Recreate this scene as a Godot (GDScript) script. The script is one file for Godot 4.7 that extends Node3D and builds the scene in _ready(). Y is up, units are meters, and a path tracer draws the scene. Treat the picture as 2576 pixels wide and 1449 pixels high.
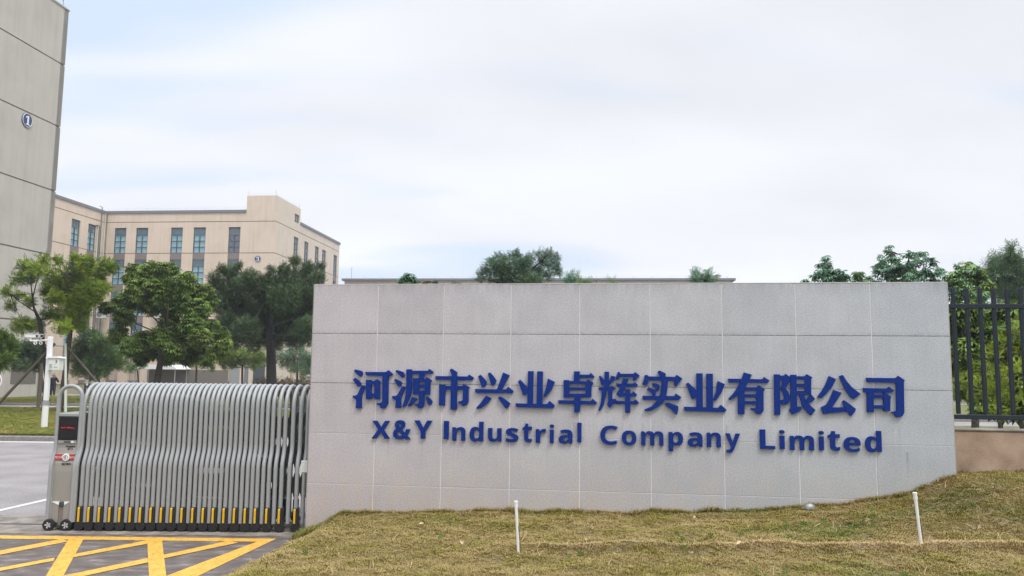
extends Node3D
# A company sign wall of granite slabs with a retractable gate on its left, factory buildings and trees behind.

const BUILDING_YAW = -0.09975
const WALL_YAW = -0.12956
const WALL_AT = Vector3(-2.439, 0.0, -9.825)
const WALL_TOP = 3.012
const WALL_LENGTH = 7.356

const CHARACTER_STROKES = [
	"563,-1034 641,-1051 658,-1072 651,-1110 625,-1122 546,-1054;562,-1136 612,-1165 642,-1204 631,-1231 600,-1242 538,-1154;651,-1219 694,-1229 657,-1344 653,-1403 658,-1497 584,-1498 589,-1396 543,-1370 543,-1348 579,-1346 601,-1330 615,-1300;687,-1063 947,-1060 977,-1038 1035,-1088 1011,-1106 979,-1112 704,-1105;701,-1158 767,-1157 774,-1388 708,-1391;763,-1171 812,-1170 813,-1210 764,-1210;806,-1167 836,-1147 885,-1181 874,-1197 879,-1386 812,-1387;768,-1320 814,-1319 816,-1364 769,-1364;978,-1094 982,-1437 955,-1484 931,-1494 899,-1495 879,-1458 845,-1453 842,-1433 893,-1429 910,-1411 905,-1095",
	"1078,-1035 1157,-1059 1176,-1088 1169,-1118 1147,-1129 1063,-1050;1064,-1142 1124,-1167 1148,-1188 1133,-1229 1103,-1236 1050,-1156;1149,-1227 1190,-1234 1147,-1353 1140,-1396 1146,-1485 1072,-1486 1077,-1397 1030,-1370 1032,-1345 1074,-1344 1096,-1329;1196,-1026 1265,-1025 1268,-1247 1264,-1305 1242,-1383 1207,-1453 1176,-1480 1158,-1469 1182,-1395 1196,-1325 1201,-1209;1259,-1042 1458,-1040 1477,-1019 1530,-1055 1514,-1075 1260,-1085;1356,-1078 1426,-1078 1404,-1144 1348,-1145 1351,-1121;1281,-1130 1352,-1129 1356,-1323 1286,-1324;1348,-1137 1432,-1136 1433,-1177 1349,-1178;1428,-1140 1449,-1118 1514,-1156 1493,-1182 1494,-1321 1430,-1322;1349,-1207 1431,-1206 1432,-1244 1350,-1246;1351,-1277 1433,-1275 1434,-1322 1352,-1323;1356,-1319 1424,-1318 1423,-1449 1408,-1481 1384,-1487 1356,-1485 1340,-1460 1309,-1451 1309,-1434 1343,-1431 1359,-1420;1275,-1353 1339,-1370 1307,-1417 1248,-1470 1223,-1456 1250,-1414;1461,-1345 1493,-1367 1525,-1402 1510,-1437 1483,-1450 1462,-1410 1439,-1360",
	"1748,-1012 1815,-1052 1814,-1103 1754,-1103 1744,-1067 1725,-1028;1553,-1102 1942,-1103 1959,-1080 2019,-1116 1996,-1149 1558,-1148;1603,-1202 1677,-1201 1676,-1449 1605,-1450;1673,-1216 1889,-1215 1890,-1260 1674,-1263;1883,-1216 1896,-1190 1972,-1232 1956,-1253 1959,-1403 1940,-1438 1909,-1450 1885,-1448 1869,-1421 1837,-1418 1839,-1395 1872,-1393 1890,-1381 1891,-1254;1744,-1099 1817,-1099 1821,-1495 1744,-1496",
	"2097,-1081 2141,-1122 2175,-1164 2164,-1211 2133,-1230 2115,-1223 2070,-1098;2211,-1052 2256,-1098 2290,-1144 2277,-1186 2246,-1208 2226,-1198 2187,-1066;2367,-1051 2447,-1084 2356,-1254 2297,-1255 2331,-1159;2033,-1249 2402,-1250 2429,-1217 2494,-1266 2482,-1294 2044,-1295;2168,-1325 2232,-1357 2186,-1417 2105,-1476 2072,-1486 2052,-1471 2112,-1403;2337,-1331 2400,-1368 2457,-1409 2444,-1451 2409,-1473 2391,-1459 2354,-1407 2310,-1350",
	"2574,-1135 2664,-1227 2661,-1296 2614,-1317 2605,-1304 2547,-1150;2664,-1032 2730,-1032 2725,-1414 2658,-1415;2774,-1033 2840,-1034 2837,-1416 2766,-1417;2898,-1116 2981,-1155 2943,-1250 2871,-1331 2844,-1327 2870,-1251 2887,-1186;2519,-1408 2656,-1412 2888,-1412 2919,-1375 2982,-1427 2963,-1460 2529,-1453",
	"3203,-1029 3271,-1028 3264,-1144 3201,-1144;3267,-1066 3381,-1065 3398,-1044 3442,-1087 3431,-1104 3267,-1106;3083,-1131 3149,-1132 3150,-1334 3083,-1337;3146,-1141 3347,-1143 3347,-1179 3146,-1179;3343,-1145 3368,-1122 3432,-1161 3408,-1195 3406,-1329 3338,-1330 3338,-1177;3148,-1215 3342,-1213 3342,-1247 3148,-1249;3148,-1289 3342,-1286 3342,-1328 3148,-1330;3019,-1366 3203,-1367 3395,-1370 3419,-1342 3474,-1391 3453,-1411 3027,-1406;3209,-1326 3277,-1325 3272,-1500 3206,-1501",
	"3557,-1030 3610,-1029 3611,-1211 3556,-1212;3492,-1082 3511,-1078 3557,-1127 3557,-1172 3517,-1182;3636,-1073 3685,-1088 3673,-1127 3611,-1185 3611,-1132;3490,-1209 3624,-1207 3647,-1192 3688,-1219 3643,-1250 3492,-1245;3524,-1240 3579,-1240 3571,-1321 3549,-1415 3503,-1485 3485,-1472 3511,-1397 3521,-1321;3594,-1239 3647,-1239 3648,-1342 3684,-1341 3697,-1360 3669,-1398 3614,-1449 3586,-1410 3599,-1369;3711,-1031 3738,-1034 3726,-1119 3685,-1120 3689,-1082;3734,-1051 3887,-1050 3910,-1031 3962,-1070 3906,-1132 3880,-1118 3887,-1087 3734,-1089;3690,-1163 3887,-1162 3907,-1149 3941,-1177 3924,-1200 3703,-1200;3771,-1104 3835,-1109 3823,-1144 3801,-1205 3774,-1258 3763,-1303 3722,-1318 3692,-1278 3733,-1221;3722,-1273 3793,-1276 3868,-1275 3888,-1252 3931,-1289 3912,-1310 3722,-1315;3795,-1229 3851,-1229 3850,-1496 3792,-1497;3682,-1362 3889,-1365 3908,-1340 3953,-1379 3934,-1401 3682,-1398",
	"4184,-1009 4256,-1042 4255,-1087 4191,-1088 4178,-1054 4163,-1028;4018,-1063 4050,-1063 4064,-1084 4060,-1134 4043,-1183 3989,-1172 4005,-1120;4048,-1078 4361,-1080 4381,-1056 4445,-1100 4419,-1130 4374,-1190 4350,-1179 4349,-1127 4047,-1125;4103,-1156 4142,-1156 4186,-1177 4186,-1219 4160,-1249 4141,-1215 4101,-1171;4062,-1203 4145,-1230 4141,-1294 4111,-1305 4085,-1265 4039,-1224;3990,-1301 4351,-1298 4366,-1268 4430,-1310 4398,-1346 3996,-1346;4209,-1121 4279,-1120 4274,-1217 4259,-1311 4221,-1382 4154,-1435 4073,-1475 4021,-1476 4010,-1456 4092,-1421 4140,-1372 4170,-1334 4193,-1274 4204,-1200;4254,-1376 4295,-1377 4394,-1413 4392,-1457 4378,-1509 4364,-1506 4324,-1462 4243,-1396",
	"4509,-1145 4601,-1227 4600,-1309 4554,-1330 4545,-1326 4483,-1158;4602,-1038 4671,-1037 4669,-1424 4597,-1425;4713,-1040 4785,-1039 4782,-1431 4708,-1433;4838,-1122 4917,-1155 4881,-1249 4814,-1343 4782,-1343 4816,-1250 4828,-1169;4456,-1418 4595,-1418 4835,-1425 4870,-1390 4932,-1446 4910,-1473 4466,-1466",
	"4952,-1094 5333,-1096 5350,-1070 5410,-1109 5389,-1139 4962,-1139;5131,-1022 5219,-1045 5166,-1149 5125,-1223 5048,-1287 4990,-1328 4970,-1334 4952,-1321 5002,-1269 5050,-1202 5084,-1135 5110,-1080;5064,-1187 5133,-1186 5129,-1491 5055,-1492;5129,-1190 5277,-1188 5276,-1229 5129,-1231;5268,-1188 5294,-1164 5357,-1209 5341,-1235 5338,-1447 5314,-1481 5289,-1488 5260,-1489 5236,-1453 5200,-1439 5198,-1424 5258,-1421 5267,-1229;5128,-1267 5270,-1265 5269,-1302 5127,-1304;5126,-1345 5268,-1342 5268,-1379 5126,-1381",
	"5461,-1040 5525,-1039 5519,-1493 5455,-1494;5521,-1052 5571,-1052 5589,-1033 5633,-1066 5637,-1106 5582,-1198 5528,-1199 5547,-1151 5548,-1103 5520,-1104;5528,-1193 5578,-1193 5609,-1231 5629,-1285 5626,-1333 5602,-1369 5559,-1381 5519,-1371 5520,-1327 5557,-1323 5565,-1304 5555,-1253;5639,-1042 5705,-1041 5703,-1397 5754,-1396 5757,-1414 5724,-1451 5653,-1487 5642,-1483 5615,-1440 5635,-1409;5701,-1058 5795,-1057 5817,-1034 5878,-1070 5863,-1092 5858,-1264 5793,-1265 5797,-1097 5700,-1098;5700,-1142 5800,-1141 5799,-1181 5699,-1182;5698,-1222 5798,-1221 5796,-1265 5697,-1266;5726,-1262 5779,-1261 5802,-1323 5843,-1380 5901,-1432 5848,-1494 5809,-1461 5758,-1389;5813,-1308 5857,-1257 5899,-1309 5879,-1329 5833,-1359 5798,-1352",
	"6055,-1052 6133,-1086 6086,-1173 6021,-1251 5963,-1302 5924,-1288 5980,-1211 6020,-1145;6206,-1039 6239,-1099 6296,-1171 6388,-1247 6309,-1308 6268,-1272 6225,-1201 6193,-1125 6167,-1052;6101,-1206 6186,-1236 6142,-1307 6076,-1404 5995,-1405 5960,-1402 6020,-1370 6065,-1290;5958,-1402 6009,-1399 6076,-1400 6219,-1396 6217,-1447 6102,-1459 5982,-1476;6209,-1317 6272,-1363 6332,-1412 6322,-1441 6279,-1494 6265,-1485 6252,-1457 6228,-1443 6212,-1396 6190,-1335",
	"6453,-1067 6765,-1067 6795,-1043 6860,-1089 6849,-1113 6770,-1121 6462,-1115;6768,-1114 6849,-1105 6841,-1446 6821,-1482 6793,-1495 6755,-1496 6733,-1462 6697,-1438 6754,-1433 6762,-1419;6416,-1181 6671,-1183 6692,-1163 6746,-1207 6714,-1229 6458,-1233 6422,-1228;6455,-1229 6527,-1228 6521,-1446 6451,-1446;6523,-1254 6641,-1252 6639,-1288 6522,-1290;6631,-1227 6668,-1244 6712,-1273 6701,-1291 6693,-1431 6624,-1432;6519,-1369 6629,-1367 6628,-1403 6518,-1405",
]
const LETTERS = [
	["X", 0.790, -1.852, 0.224, 0.210],
	["&", 1.051, -1.854, 0.218, 0.223],
	["Y", 1.309, -1.842, 0.216, 0.213],
	["I", 1.667, -1.842, 0.060, 0.212],
	["n", 1.771, -1.856, 0.155, 0.159],
	["d", 1.978, -1.864, 0.164, 0.233],
	["u", 2.198, -1.860, 0.159, 0.158],
	["s", 2.409, -1.860, 0.148, 0.163],
	["t", 2.603, -1.858, 0.111, 0.215],
	["r", 2.760, -1.861, 0.117, 0.161],
	["i", 2.923, -1.861, 0.049, 0.215],
	["a", 3.026, -1.864, 0.161, 0.162],
	["l", 3.243, -1.845, 0.048, 0.224],
	["C", 3.508, -1.865, 0.199, 0.219],
	["o", 3.753, -1.867, 0.166, 0.167],
	["m", 3.973, -1.863, 0.251, 0.162],
	["p", 4.281, -1.921, 0.162, 0.218],
	["a", 4.494, -1.868, 0.166, 0.164],
	["n", 4.708, -1.866, 0.155, 0.164],
	["y", 4.914, -1.925, 0.161, 0.216],
	["L", 5.291, -1.874, 0.165, 0.216],
	["i", 5.503, -1.871, 0.059, 0.210],
	["m", 5.617, -1.878, 0.258, 0.161],
	["i", 5.928, -1.874, 0.055, 0.213],
	["t", 6.025, -1.877, 0.127, 0.216],
	["e", 6.193, -1.885, 0.177, 0.163],
	["d", 6.421, -1.882, 0.171, 0.232],
]

const CLUMPS = {
	"A": "-19.88,6.54,-33.65,0.26;-20.50,6.24,-33.41,0.29;-19.87,6.03,-33.18,0.40;-18.73,6.34,-32.67,0.25;-18.29,6.47,-33.31,0.36;-17.60,6.23,-32.88,0.36;-17.92,6.43,-34.92,0.42;-17.14,6.29,-34.05,0.26;-20.57,5.64,-33.07,0.32;-20.43,5.71,-33.62,0.29;-21.21,5.16,-33.46,0.26;-21.52,5.11,-34.86,0.27;-21.36,4.59,-34.05,0.26;-20.92,4.83,-34.66,0.26;-19.40,5.75,-33.87,0.48;-18.57,5.75,-33.79,0.55;-18.49,5.92,-35.19,0.54;-20.26,5.39,-34.84,0.46;-19.31,5.19,-34.66,0.57;-17.47,5.04,-32.91,0.54;-17.19,5.32,-33.46,0.33;-20.28,4.29,-35.00,0.34;-18.17,4.54,-33.14,0.47;-19.70,4.23,-35.08,0.42;-18.38,3.99,-33.66,0.40;-18.97,3.78,-35.06,0.31;-18.58,5.03,-35.26,0.42;-20.25,3.76,-33.13,0.36;-20.73,3.82,-34.79,0.34;-21.41,3.64,-34.57,0.23;-18.25,3.57,-32.55,0.32;-18.81,4.80,-32.89,0.36;-18.53,4.43,-34.58,0.34",
	"B": "-15.29,6.36,-34.44,0.30;-16.98,6.33,-35.88,0.43;-16.13,6.16,-35.41,0.54;-15.93,6.57,-37.00,0.36;-14.18,5.85,-34.58,0.42;-17.08,5.96,-35.46,0.23;-16.15,5.44,-34.54,0.53;-15.26,5.51,-34.66,0.57;-15.12,5.52,-36.66,0.56;-14.21,5.42,-36.40,0.52;-13.96,5.14,-36.83,0.36;-17.69,5.20,-37.02,0.53;-16.86,5.09,-37.45,0.61;-15.50,4.95,-36.67,0.60;-14.10,4.65,-35.69,0.55;-18.34,4.96,-37.15,0.37;-18.10,4.72,-35.73,0.31;-17.67,4.35,-36.42,0.44;-15.64,4.02,-36.64,0.52;-13.98,3.94,-35.01,0.50;-13.53,3.89,-36.05,0.43;-17.87,3.55,-36.44,0.40;-16.57,3.31,-36.06,0.47;-15.42,3.44,-35.31,0.46;-15.50,3.46,-37.47,0.45;-13.43,3.36,-34.64,0.45;-13.52,3.54,-36.95,0.44;-12.78,3.10,-35.62,0.31;-16.60,2.96,-35.01,0.42;-16.80,2.84,-37.61,0.41;-14.69,2.79,-35.03,0.42;-14.28,2.83,-36.40,0.48;-13.15,2.71,-35.83,0.39;-17.28,2.51,-37.55,0.33;-16.14,2.52,-37.54,0.33;-14.91,2.52,-37.02,0.32;-13.15,2.46,-34.83,0.30",
	"C": "-14.17,7.33,-41.06,0.23;-11.83,6.85,-38.98,0.25;-11.03,6.85,-38.35,0.30;-10.52,7.23,-38.44,0.30;-10.35,7.19,-40.44,0.38;-9.73,7.24,-40.26,0.25;-14.59,6.95,-39.94,0.31;-14.79,6.45,-39.50,0.37;-14.60,6.86,-41.23,0.52;-12.88,6.39,-39.05,0.55;-11.87,6.18,-38.81,0.58;-10.97,6.39,-38.64,0.61;-10.93,6.79,-41.49,0.65;-9.54,6.52,-39.06,0.37;-15.00,6.04,-41.01,0.71;-13.87,5.94,-40.56,0.83;-12.39,5.60,-39.56,0.87;-10.93,5.51,-38.40,0.85;-10.50,5.84,-40.49,0.77;-9.63,5.83,-39.00,0.49;-14.68,5.23,-39.90,0.57;-14.10,4.98,-40.63,0.83;-13.03,4.74,-40.72,0.90;-12.10,4.79,-41.27,0.91;-11.11,4.94,-41.45,0.85;-10.27,5.17,-40.94,0.65;-14.04,4.26,-39.45,0.62;-12.65,3.83,-38.15,0.72;-12.60,3.87,-41.35,0.78;-11.59,4.03,-41.68,0.79;-9.92,4.00,-38.50,0.61;-13.77,3.41,-39.89,0.50;-12.98,3.31,-40.37,0.51;-12.17,3.34,-41.04,0.52;-10.76,3.43,-39.66,0.50;-9.98,3.60,-39.02,0.49",
	"R1": "8.73,5.20,-22.04,0.11;8.64,5.06,-22.07,0.12;8.98,5.09,-22.44,0.13;8.41,4.86,-21.66,0.13;8.91,4.92,-22.46,0.16;8.90,4.84,-22.01,0.13;8.33,4.69,-21.85,0.14;8.73,4.73,-22.33,0.19;8.73,4.64,-21.77,0.19;9.03,4.82,-21.68,0.13;9.01,4.70,-21.89,0.15;9.20,4.73,-21.87,0.12;9.29,4.63,-22.26,0.15;8.72,4.45,-22.06,0.22;9.11,4.44,-22.33,0.22",
	"R0": "7.68,4.49,-20.93,0.08;7.81,4.49,-21.04,0.08;7.75,4.40,-21.02,0.11",
	"R1b": "9.88,4.88,-22.70,0.14;10.03,4.89,-22.72,0.12;9.87,4.77,-22.82,0.14;10.32,4.85,-23.03,0.15;10.10,4.77,-23.01,0.15;10.01,4.55,-22.82,0.20;10.35,4.62,-23.01,0.20",
	"R2": "11.58,5.98,-24.33,0.07;11.46,5.80,-24.15,0.08;11.73,5.75,-24.58,0.12;11.26,5.51,-24.15,0.18;11.11,5.42,-23.16,0.14;11.53,5.51,-23.08,0.16;12.02,5.64,-23.75,0.14;12.41,5.69,-24.00,0.14;12.66,5.67,-24.30,0.09;11.25,5.40,-24.37,0.15;11.51,5.35,-24.34,0.24;11.43,5.26,-23.47,0.23;11.67,5.31,-23.27,0.20;12.46,5.48,-24.27,0.17;12.41,5.46,-23.51,0.14;12.49,5.34,-23.55,0.12;11.03,5.11,-23.79,0.21;11.36,5.03,-23.72,0.26;11.61,5.05,-23.49,0.26;12.37,5.21,-24.27,0.24;12.33,5.16,-23.63,0.19;13.08,5.33,-24.29,0.13;13.03,5.19,-24.02,0.12;12.59,5.03,-23.59,0.17;10.99,4.88,-23.83,0.23;11.62,4.92,-24.35,0.24;11.54,4.80,-23.11,0.23;12.23,4.93,-23.71,0.23;12.68,4.90,-23.87,0.21;13.31,5.06,-24.44,0.15;11.54,4.63,-23.91,0.31;12.49,4.70,-24.49,0.32",
	"R3": "11.91,4.91,-20.73,0.15;11.87,4.89,-21.05,0.13;11.90,4.79,-20.51,0.18;12.25,4.74,-20.81,0.12;11.54,4.65,-20.68,0.18;12.13,4.70,-21.24,0.25;12.19,4.60,-20.80,0.23;11.54,4.51,-20.83,0.20;11.61,4.40,-20.51,0.25;12.34,4.45,-21.23,0.25;12.29,4.59,-20.70,0.12;12.32,4.41,-20.73,0.20;11.56,4.30,-20.84,0.18;11.54,4.15,-20.25,0.24;11.95,4.13,-20.39,0.24;11.72,4.04,-20.98,0.25;12.04,3.91,-20.95,0.25;12.60,3.95,-21.36,0.26;11.49,3.71,-20.59,0.25",
	"R4": "17.08,6.40,-27.13,0.12;17.58,6.36,-28.05,0.15;17.47,6.27,-27.62,0.15;17.34,6.11,-27.56,0.22;17.54,6.06,-27.55,0.18;17.78,6.14,-28.63,0.16;16.77,6.05,-27.63,0.15;17.00,5.92,-27.88,0.20;17.39,5.86,-27.67,0.30;18.00,5.93,-28.15,0.21;16.79,5.76,-27.89,0.17;16.92,5.65,-27.51,0.30;17.50,5.59,-27.73,0.36;17.76,5.49,-27.61,0.27;18.67,5.68,-28.59,0.28;17.37,5.53,-28.52,0.34;17.58,5.30,-28.12,0.40;17.75,5.17,-27.72,0.33;17.29,5.12,-28.43,0.37;17.25,4.79,-27.63,0.39;17.75,4.75,-27.76,0.36;18.62,5.13,-28.42,0.40",
	"G1": "9.45,3.30,-17.02,0.26;9.96,3.37,-17.40,0.26;10.47,3.33,-17.77,0.27;10.75,3.36,-17.66,0.27;10.88,3.41,-17.31,0.26;11.25,3.35,-17.43,0.26;9.67,2.95,-17.32,0.26;10.24,2.98,-17.73,0.27;10.18,2.87,-17.06,0.26;10.61,2.95,-17.21,0.26;10.70,2.93,-16.83,0.25;11.04,2.87,-16.91,0.26;9.52,2.57,-17.21,0.26;9.38,2.51,-16.40,0.25;10.61,2.53,-17.88,0.27;10.56,2.51,-17.17,0.26;11.03,2.52,-17.33,0.26;11.20,2.44,-17.07,0.26;9.67,2.17,-17.40,0.26;9.51,2.09,-16.47,0.25;10.31,2.10,-17.23,0.26;11.04,2.11,-17.80,0.27;10.81,2.07,-16.85,0.25;9.54,1.76,-17.33,0.22;9.68,1.70,-16.93,0.22;10.25,1.69,-17.29,0.26;10.36,1.70,-16.86,0.25;10.39,1.68,-16.34,0.25;9.60,1.39,-16.45,0.21;10.37,1.34,-17.15,0.26;10.33,1.36,-16.50,0.25;10.91,1.35,-16.85,0.25",
	"G2": "7.98,1.92,-14.10,0.15;7.86,1.82,-14.16,0.14;8.09,2.04,-13.91,0.18;8.26,2.22,-13.94,0.18;8.13,2.44,-13.54,0.16;8.32,2.53,-13.56,0.16;8.81,2.97,-13.93,0.14;8.93,2.77,-14.09,0.17;8.38,2.13,-13.64,0.19;8.61,1.92,-14.50,0.23;8.24,1.73,-14.35,0.17;8.45,1.78,-13.94,0.23;8.76,2.08,-13.92,0.20;9.02,2.47,-14.16,0.15;8.66,1.63,-13.90,0.21;8.24,1.43,-13.62,0.18;8.31,1.53,-14.12,0.17",
	"M": "-0.85,6.14,-30.09,0.19;-0.47,6.30,-30.45,0.30;0.08,6.39,-30.37,0.29;0.46,6.03,-29.16,0.28;0.67,6.28,-30.21,0.22;-0.69,5.85,-29.32,0.33;-0.21,5.80,-29.28,0.43;0.28,5.87,-29.83,0.43;0.68,5.86,-30.42,0.39;-1.02,5.67,-29.45,0.26;-1.23,5.54,-30.00,0.22;-0.60,5.56,-30.13,0.39;-0.06,5.54,-30.32,0.44;0.46,5.35,-29.14,0.38;1.01,6.45,-30.01,0.18;1.36,6.50,-30.29,0.22;1.60,6.31,-30.02,0.22;1.18,6.23,-30.57,0.27;1.49,6.04,-29.85,0.27;1.70,5.87,-30.05,0.22;1.07,5.80,-30.33,0.27;1.39,5.62,-29.63,0.26;0.85,5.40,-29.45,0.29;1.77,5.77,-30.40,0.14;-0.20,5.00,-29.94,0.48;0.78,5.01,-30.39,0.49",
	"S1": "-2.93,4.57,-21.83,0.10;-2.79,4.55,-21.90,0.10;-3.06,4.49,-22.05,0.10;-2.74,4.49,-22.04,0.10;-2.89,4.48,-22.14,0.13;-2.84,4.28,-21.81,0.18",
	"S1b": "-2.53,4.41,-21.52,0.06;-2.25,4.41,-21.48,0.06;-2.07,4.38,-21.51,0.06;-2.35,4.36,-21.48,0.07;-1.58,4.39,-21.48,0.06;-1.41,4.37,-21.48,0.06",
	"S2": "1.47,4.40,-20.15,0.10;1.62,4.41,-19.95,0.07;1.36,4.29,-20.04,0.09;1.52,4.28,-19.99,0.11;1.46,4.14,-20.06,0.13",
	"S3": "1.63,4.16,-19.02,0.07;1.76,4.17,-19.00,0.09;1.85,4.14,-19.01,0.07;2.44,4.23,-19.01,0.03;2.37,4.16,-18.97,0.07;1.72,4.03,-18.99,0.12;2.38,4.08,-19.06,0.09",
	"S4": "5.64,4.97,-24.12,0.06;5.93,4.95,-24.02,0.07;5.50,4.84,-23.88,0.09;5.68,4.83,-23.77,0.11;5.93,4.84,-23.98,0.11;5.69,4.82,-24.24,0.11;5.82,4.76,-23.84,0.11;6.07,4.79,-24.02,0.08;5.72,4.62,-23.96,0.16",
	"D": "-24.11,3.73,-45.54,0.45;-24.71,3.34,-45.79,0.40;-23.98,3.85,-46.04,0.35;-23.17,3.42,-45.01,0.54;-24.66,2.85,-46.22,0.61;-24.02,2.86,-46.26,0.66;-22.76,3.09,-45.22,0.54;-23.06,2.62,-46.57,0.51;-24.80,2.30,-46.37,0.56;-23.49,2.20,-45.22,0.59;-23.58,2.22,-46.96,0.56;-22.17,2.27,-45.63,0.45;-24.86,2.59,-45.79,0.40;-24.77,1.80,-46.11,0.45;-24.22,1.66,-46.50,0.46;-22.98,1.77,-45.34,0.40",
	"E": "-26.98,2.90,-43.70,0.38;-27.10,2.93,-44.53,0.49;-26.23,3.02,-44.03,0.53;-25.79,2.78,-43.96,0.38;-26.94,2.44,-44.00,0.48;-26.53,2.49,-44.27,0.58;-26.01,2.31,-44.31,0.39;-27.06,2.05,-43.94,0.34;-26.28,2.06,-43.51,0.38;-26.40,2.02,-44.60,0.29",
	"F": "-25.92,3.47,-40.20,0.44;-25.13,3.53,-39.50,0.35;-24.96,3.24,-39.54,0.39;-24.82,3.12,-39.82,0.30;-25.78,2.83,-40.76,0.49;-24.72,2.82,-39.83,0.24;-24.71,2.38,-39.24,0.39;-24.84,2.08,-39.22,0.30;-25.64,2.81,-39.85,0.52;-25.91,2.25,-40.33,0.40",
	"H1": "-20.61,3.23,-59.40,0.49;-20.35,3.05,-60.56,0.61;-19.41,2.98,-59.72,0.60;-18.60,2.99,-59.38,0.54;-21.13,2.80,-59.71,0.49;-20.81,2.61,-60.69,0.55;-20.00,2.50,-60.41,0.44;-18.83,2.55,-59.31,0.43;-18.61,2.62,-60.32,0.38;-21.45,2.37,-59.90,0.33;-20.88,2.27,-60.15,0.27;-19.45,2.18,-60.61,0.28",
	"H2": "-15.85,2.82,-54.89,0.40;-15.47,2.95,-55.83,0.46;-14.70,3.15,-55.77,0.51;-14.04,2.75,-55.21,0.50;-15.66,2.44,-55.69,0.41;-14.96,2.40,-55.88,0.51;-14.03,2.25,-54.87,0.50;-14.82,1.99,-54.53,0.30;-13.87,1.76,-54.32,0.44;-13.56,2.51,-55.33,0.60",
	"H3": "-27.10,2.19,-58.09,0.37;-26.68,2.32,-58.30,0.32;-27.48,1.97,-57.91,0.37;-22.63,2.70,-58.02,0.58;-21.65,2.81,-57.49,0.52;-22.15,2.34,-58.17,0.37;-23.46,2.55,-58.81,0.43;-21.48,2.04,-57.82,0.24;-24.06,2.75,-58.68,0.43;-24.30,2.63,-57.74,0.37",
}


var taken := {}
var rng := RandomNumberGenerator.new()
var materials := {}
var lump := FastNoiseLite.new()
var leaf_meshes := {}


# ------------------------------------------------------------------ naming and tagging
func numbered(parent: Node, called: String) -> String:
	var key := "%d/%s" % [parent.get_instance_id(), called]
	var n: int = taken.get(key, 0)
	taken[key] = n + 1
	return called if n == 0 else "%s_%03d" % [called, n]


func tag(o: Node, label: String, category: String, group := "", kind := "") -> Node:
	o.set_meta("label", label)
	o.set_meta("category", category)
	if group:
		o.set_meta("group", group)
	if kind:
		o.set_meta("kind", kind)
	return o


func thing(called: String, label: String, category: String, at: Vector3, turn := 0.0, group := "") -> Node3D:
	var o := Node3D.new()
	o.name = numbered(self, called)
	add_child(o, true)
	o.position = at
	o.rotation.y = turn
	tag(o, label, category, group)
	return o


func put(called: String, st, m: Material, parent: Node) -> MeshInstance3D:
	var o := MeshInstance3D.new()
	o.name = numbered(parent, called)
	if st is SurfaceTool:
		o.mesh = st.commit()
	else:
		o.mesh = st
	o.material_override = null
	for i in o.mesh.get_surface_count():
		o.set_surface_override_material(i, m)
	parent.add_child(o, true)
	return o


func structure(called: String, st, m: Material) -> MeshInstance3D:
	var o := put(called, st, m, self)
	o.set_meta("kind", "structure")
	return o


func again(source: Node3D, label := "", at := Vector3.ZERO, turn := 0.0) -> Node3D:
	var c: Node3D = source.duplicate()
	c.name = numbered(self, String(source.get_meta("called", source.name)))
	add_child(c, true)
	c.position = at
	c.rotation.y = turn
	if label:
		c.set_meta("label", label)
	return c


# ------------------------------------------------------------------ mesh helpers
func fresh() -> SurfaceTool:
	var st := SurfaceTool.new()
	st.begin(Mesh.PRIMITIVE_TRIANGLES)
	return st


func tri(st: SurfaceTool, a: Vector3, b: Vector3, c: Vector3, n: Vector3) -> void:
	# clockwise seen from the side that n points to
	st.set_normal(n)
	if (a - c).cross(a - b).dot(n) < 0.0:
		st.add_vertex(a)
		st.add_vertex(c)
		st.add_vertex(b)
	else:
		st.add_vertex(a)
		st.add_vertex(b)
		st.add_vertex(c)


func quad(st: SurfaceTool, a: Vector3, b: Vector3, c: Vector3, d: Vector3, n: Vector3) -> void:
	tri(st, a, b, c, n)
	tri(st, a, c, d, n)


func box(st: SurfaceTool, lo: Vector3, hi: Vector3, x := Transform3D.IDENTITY) -> void:
	var p := []
	for i in 8:
		p.append(x * Vector3(hi.x if i & 1 else lo.x, hi.y if i & 2 else lo.y, hi.z if i & 4 else lo.z))
	var b := x.basis.orthonormalized()
	quad(st, p[0], p[2], p[6], p[4], -b.x)
	quad(st, p[1], p[3], p[7], p[5], b.x)
	quad(st, p[0], p[1], p[5], p[4], -b.y)
	quad(st, p[2], p[3], p[7], p[6], b.y)
	quad(st, p[0], p[1], p[3], p[2], -b.z)
	quad(st, p[4], p[5], p[7], p[6], b.z)


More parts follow.
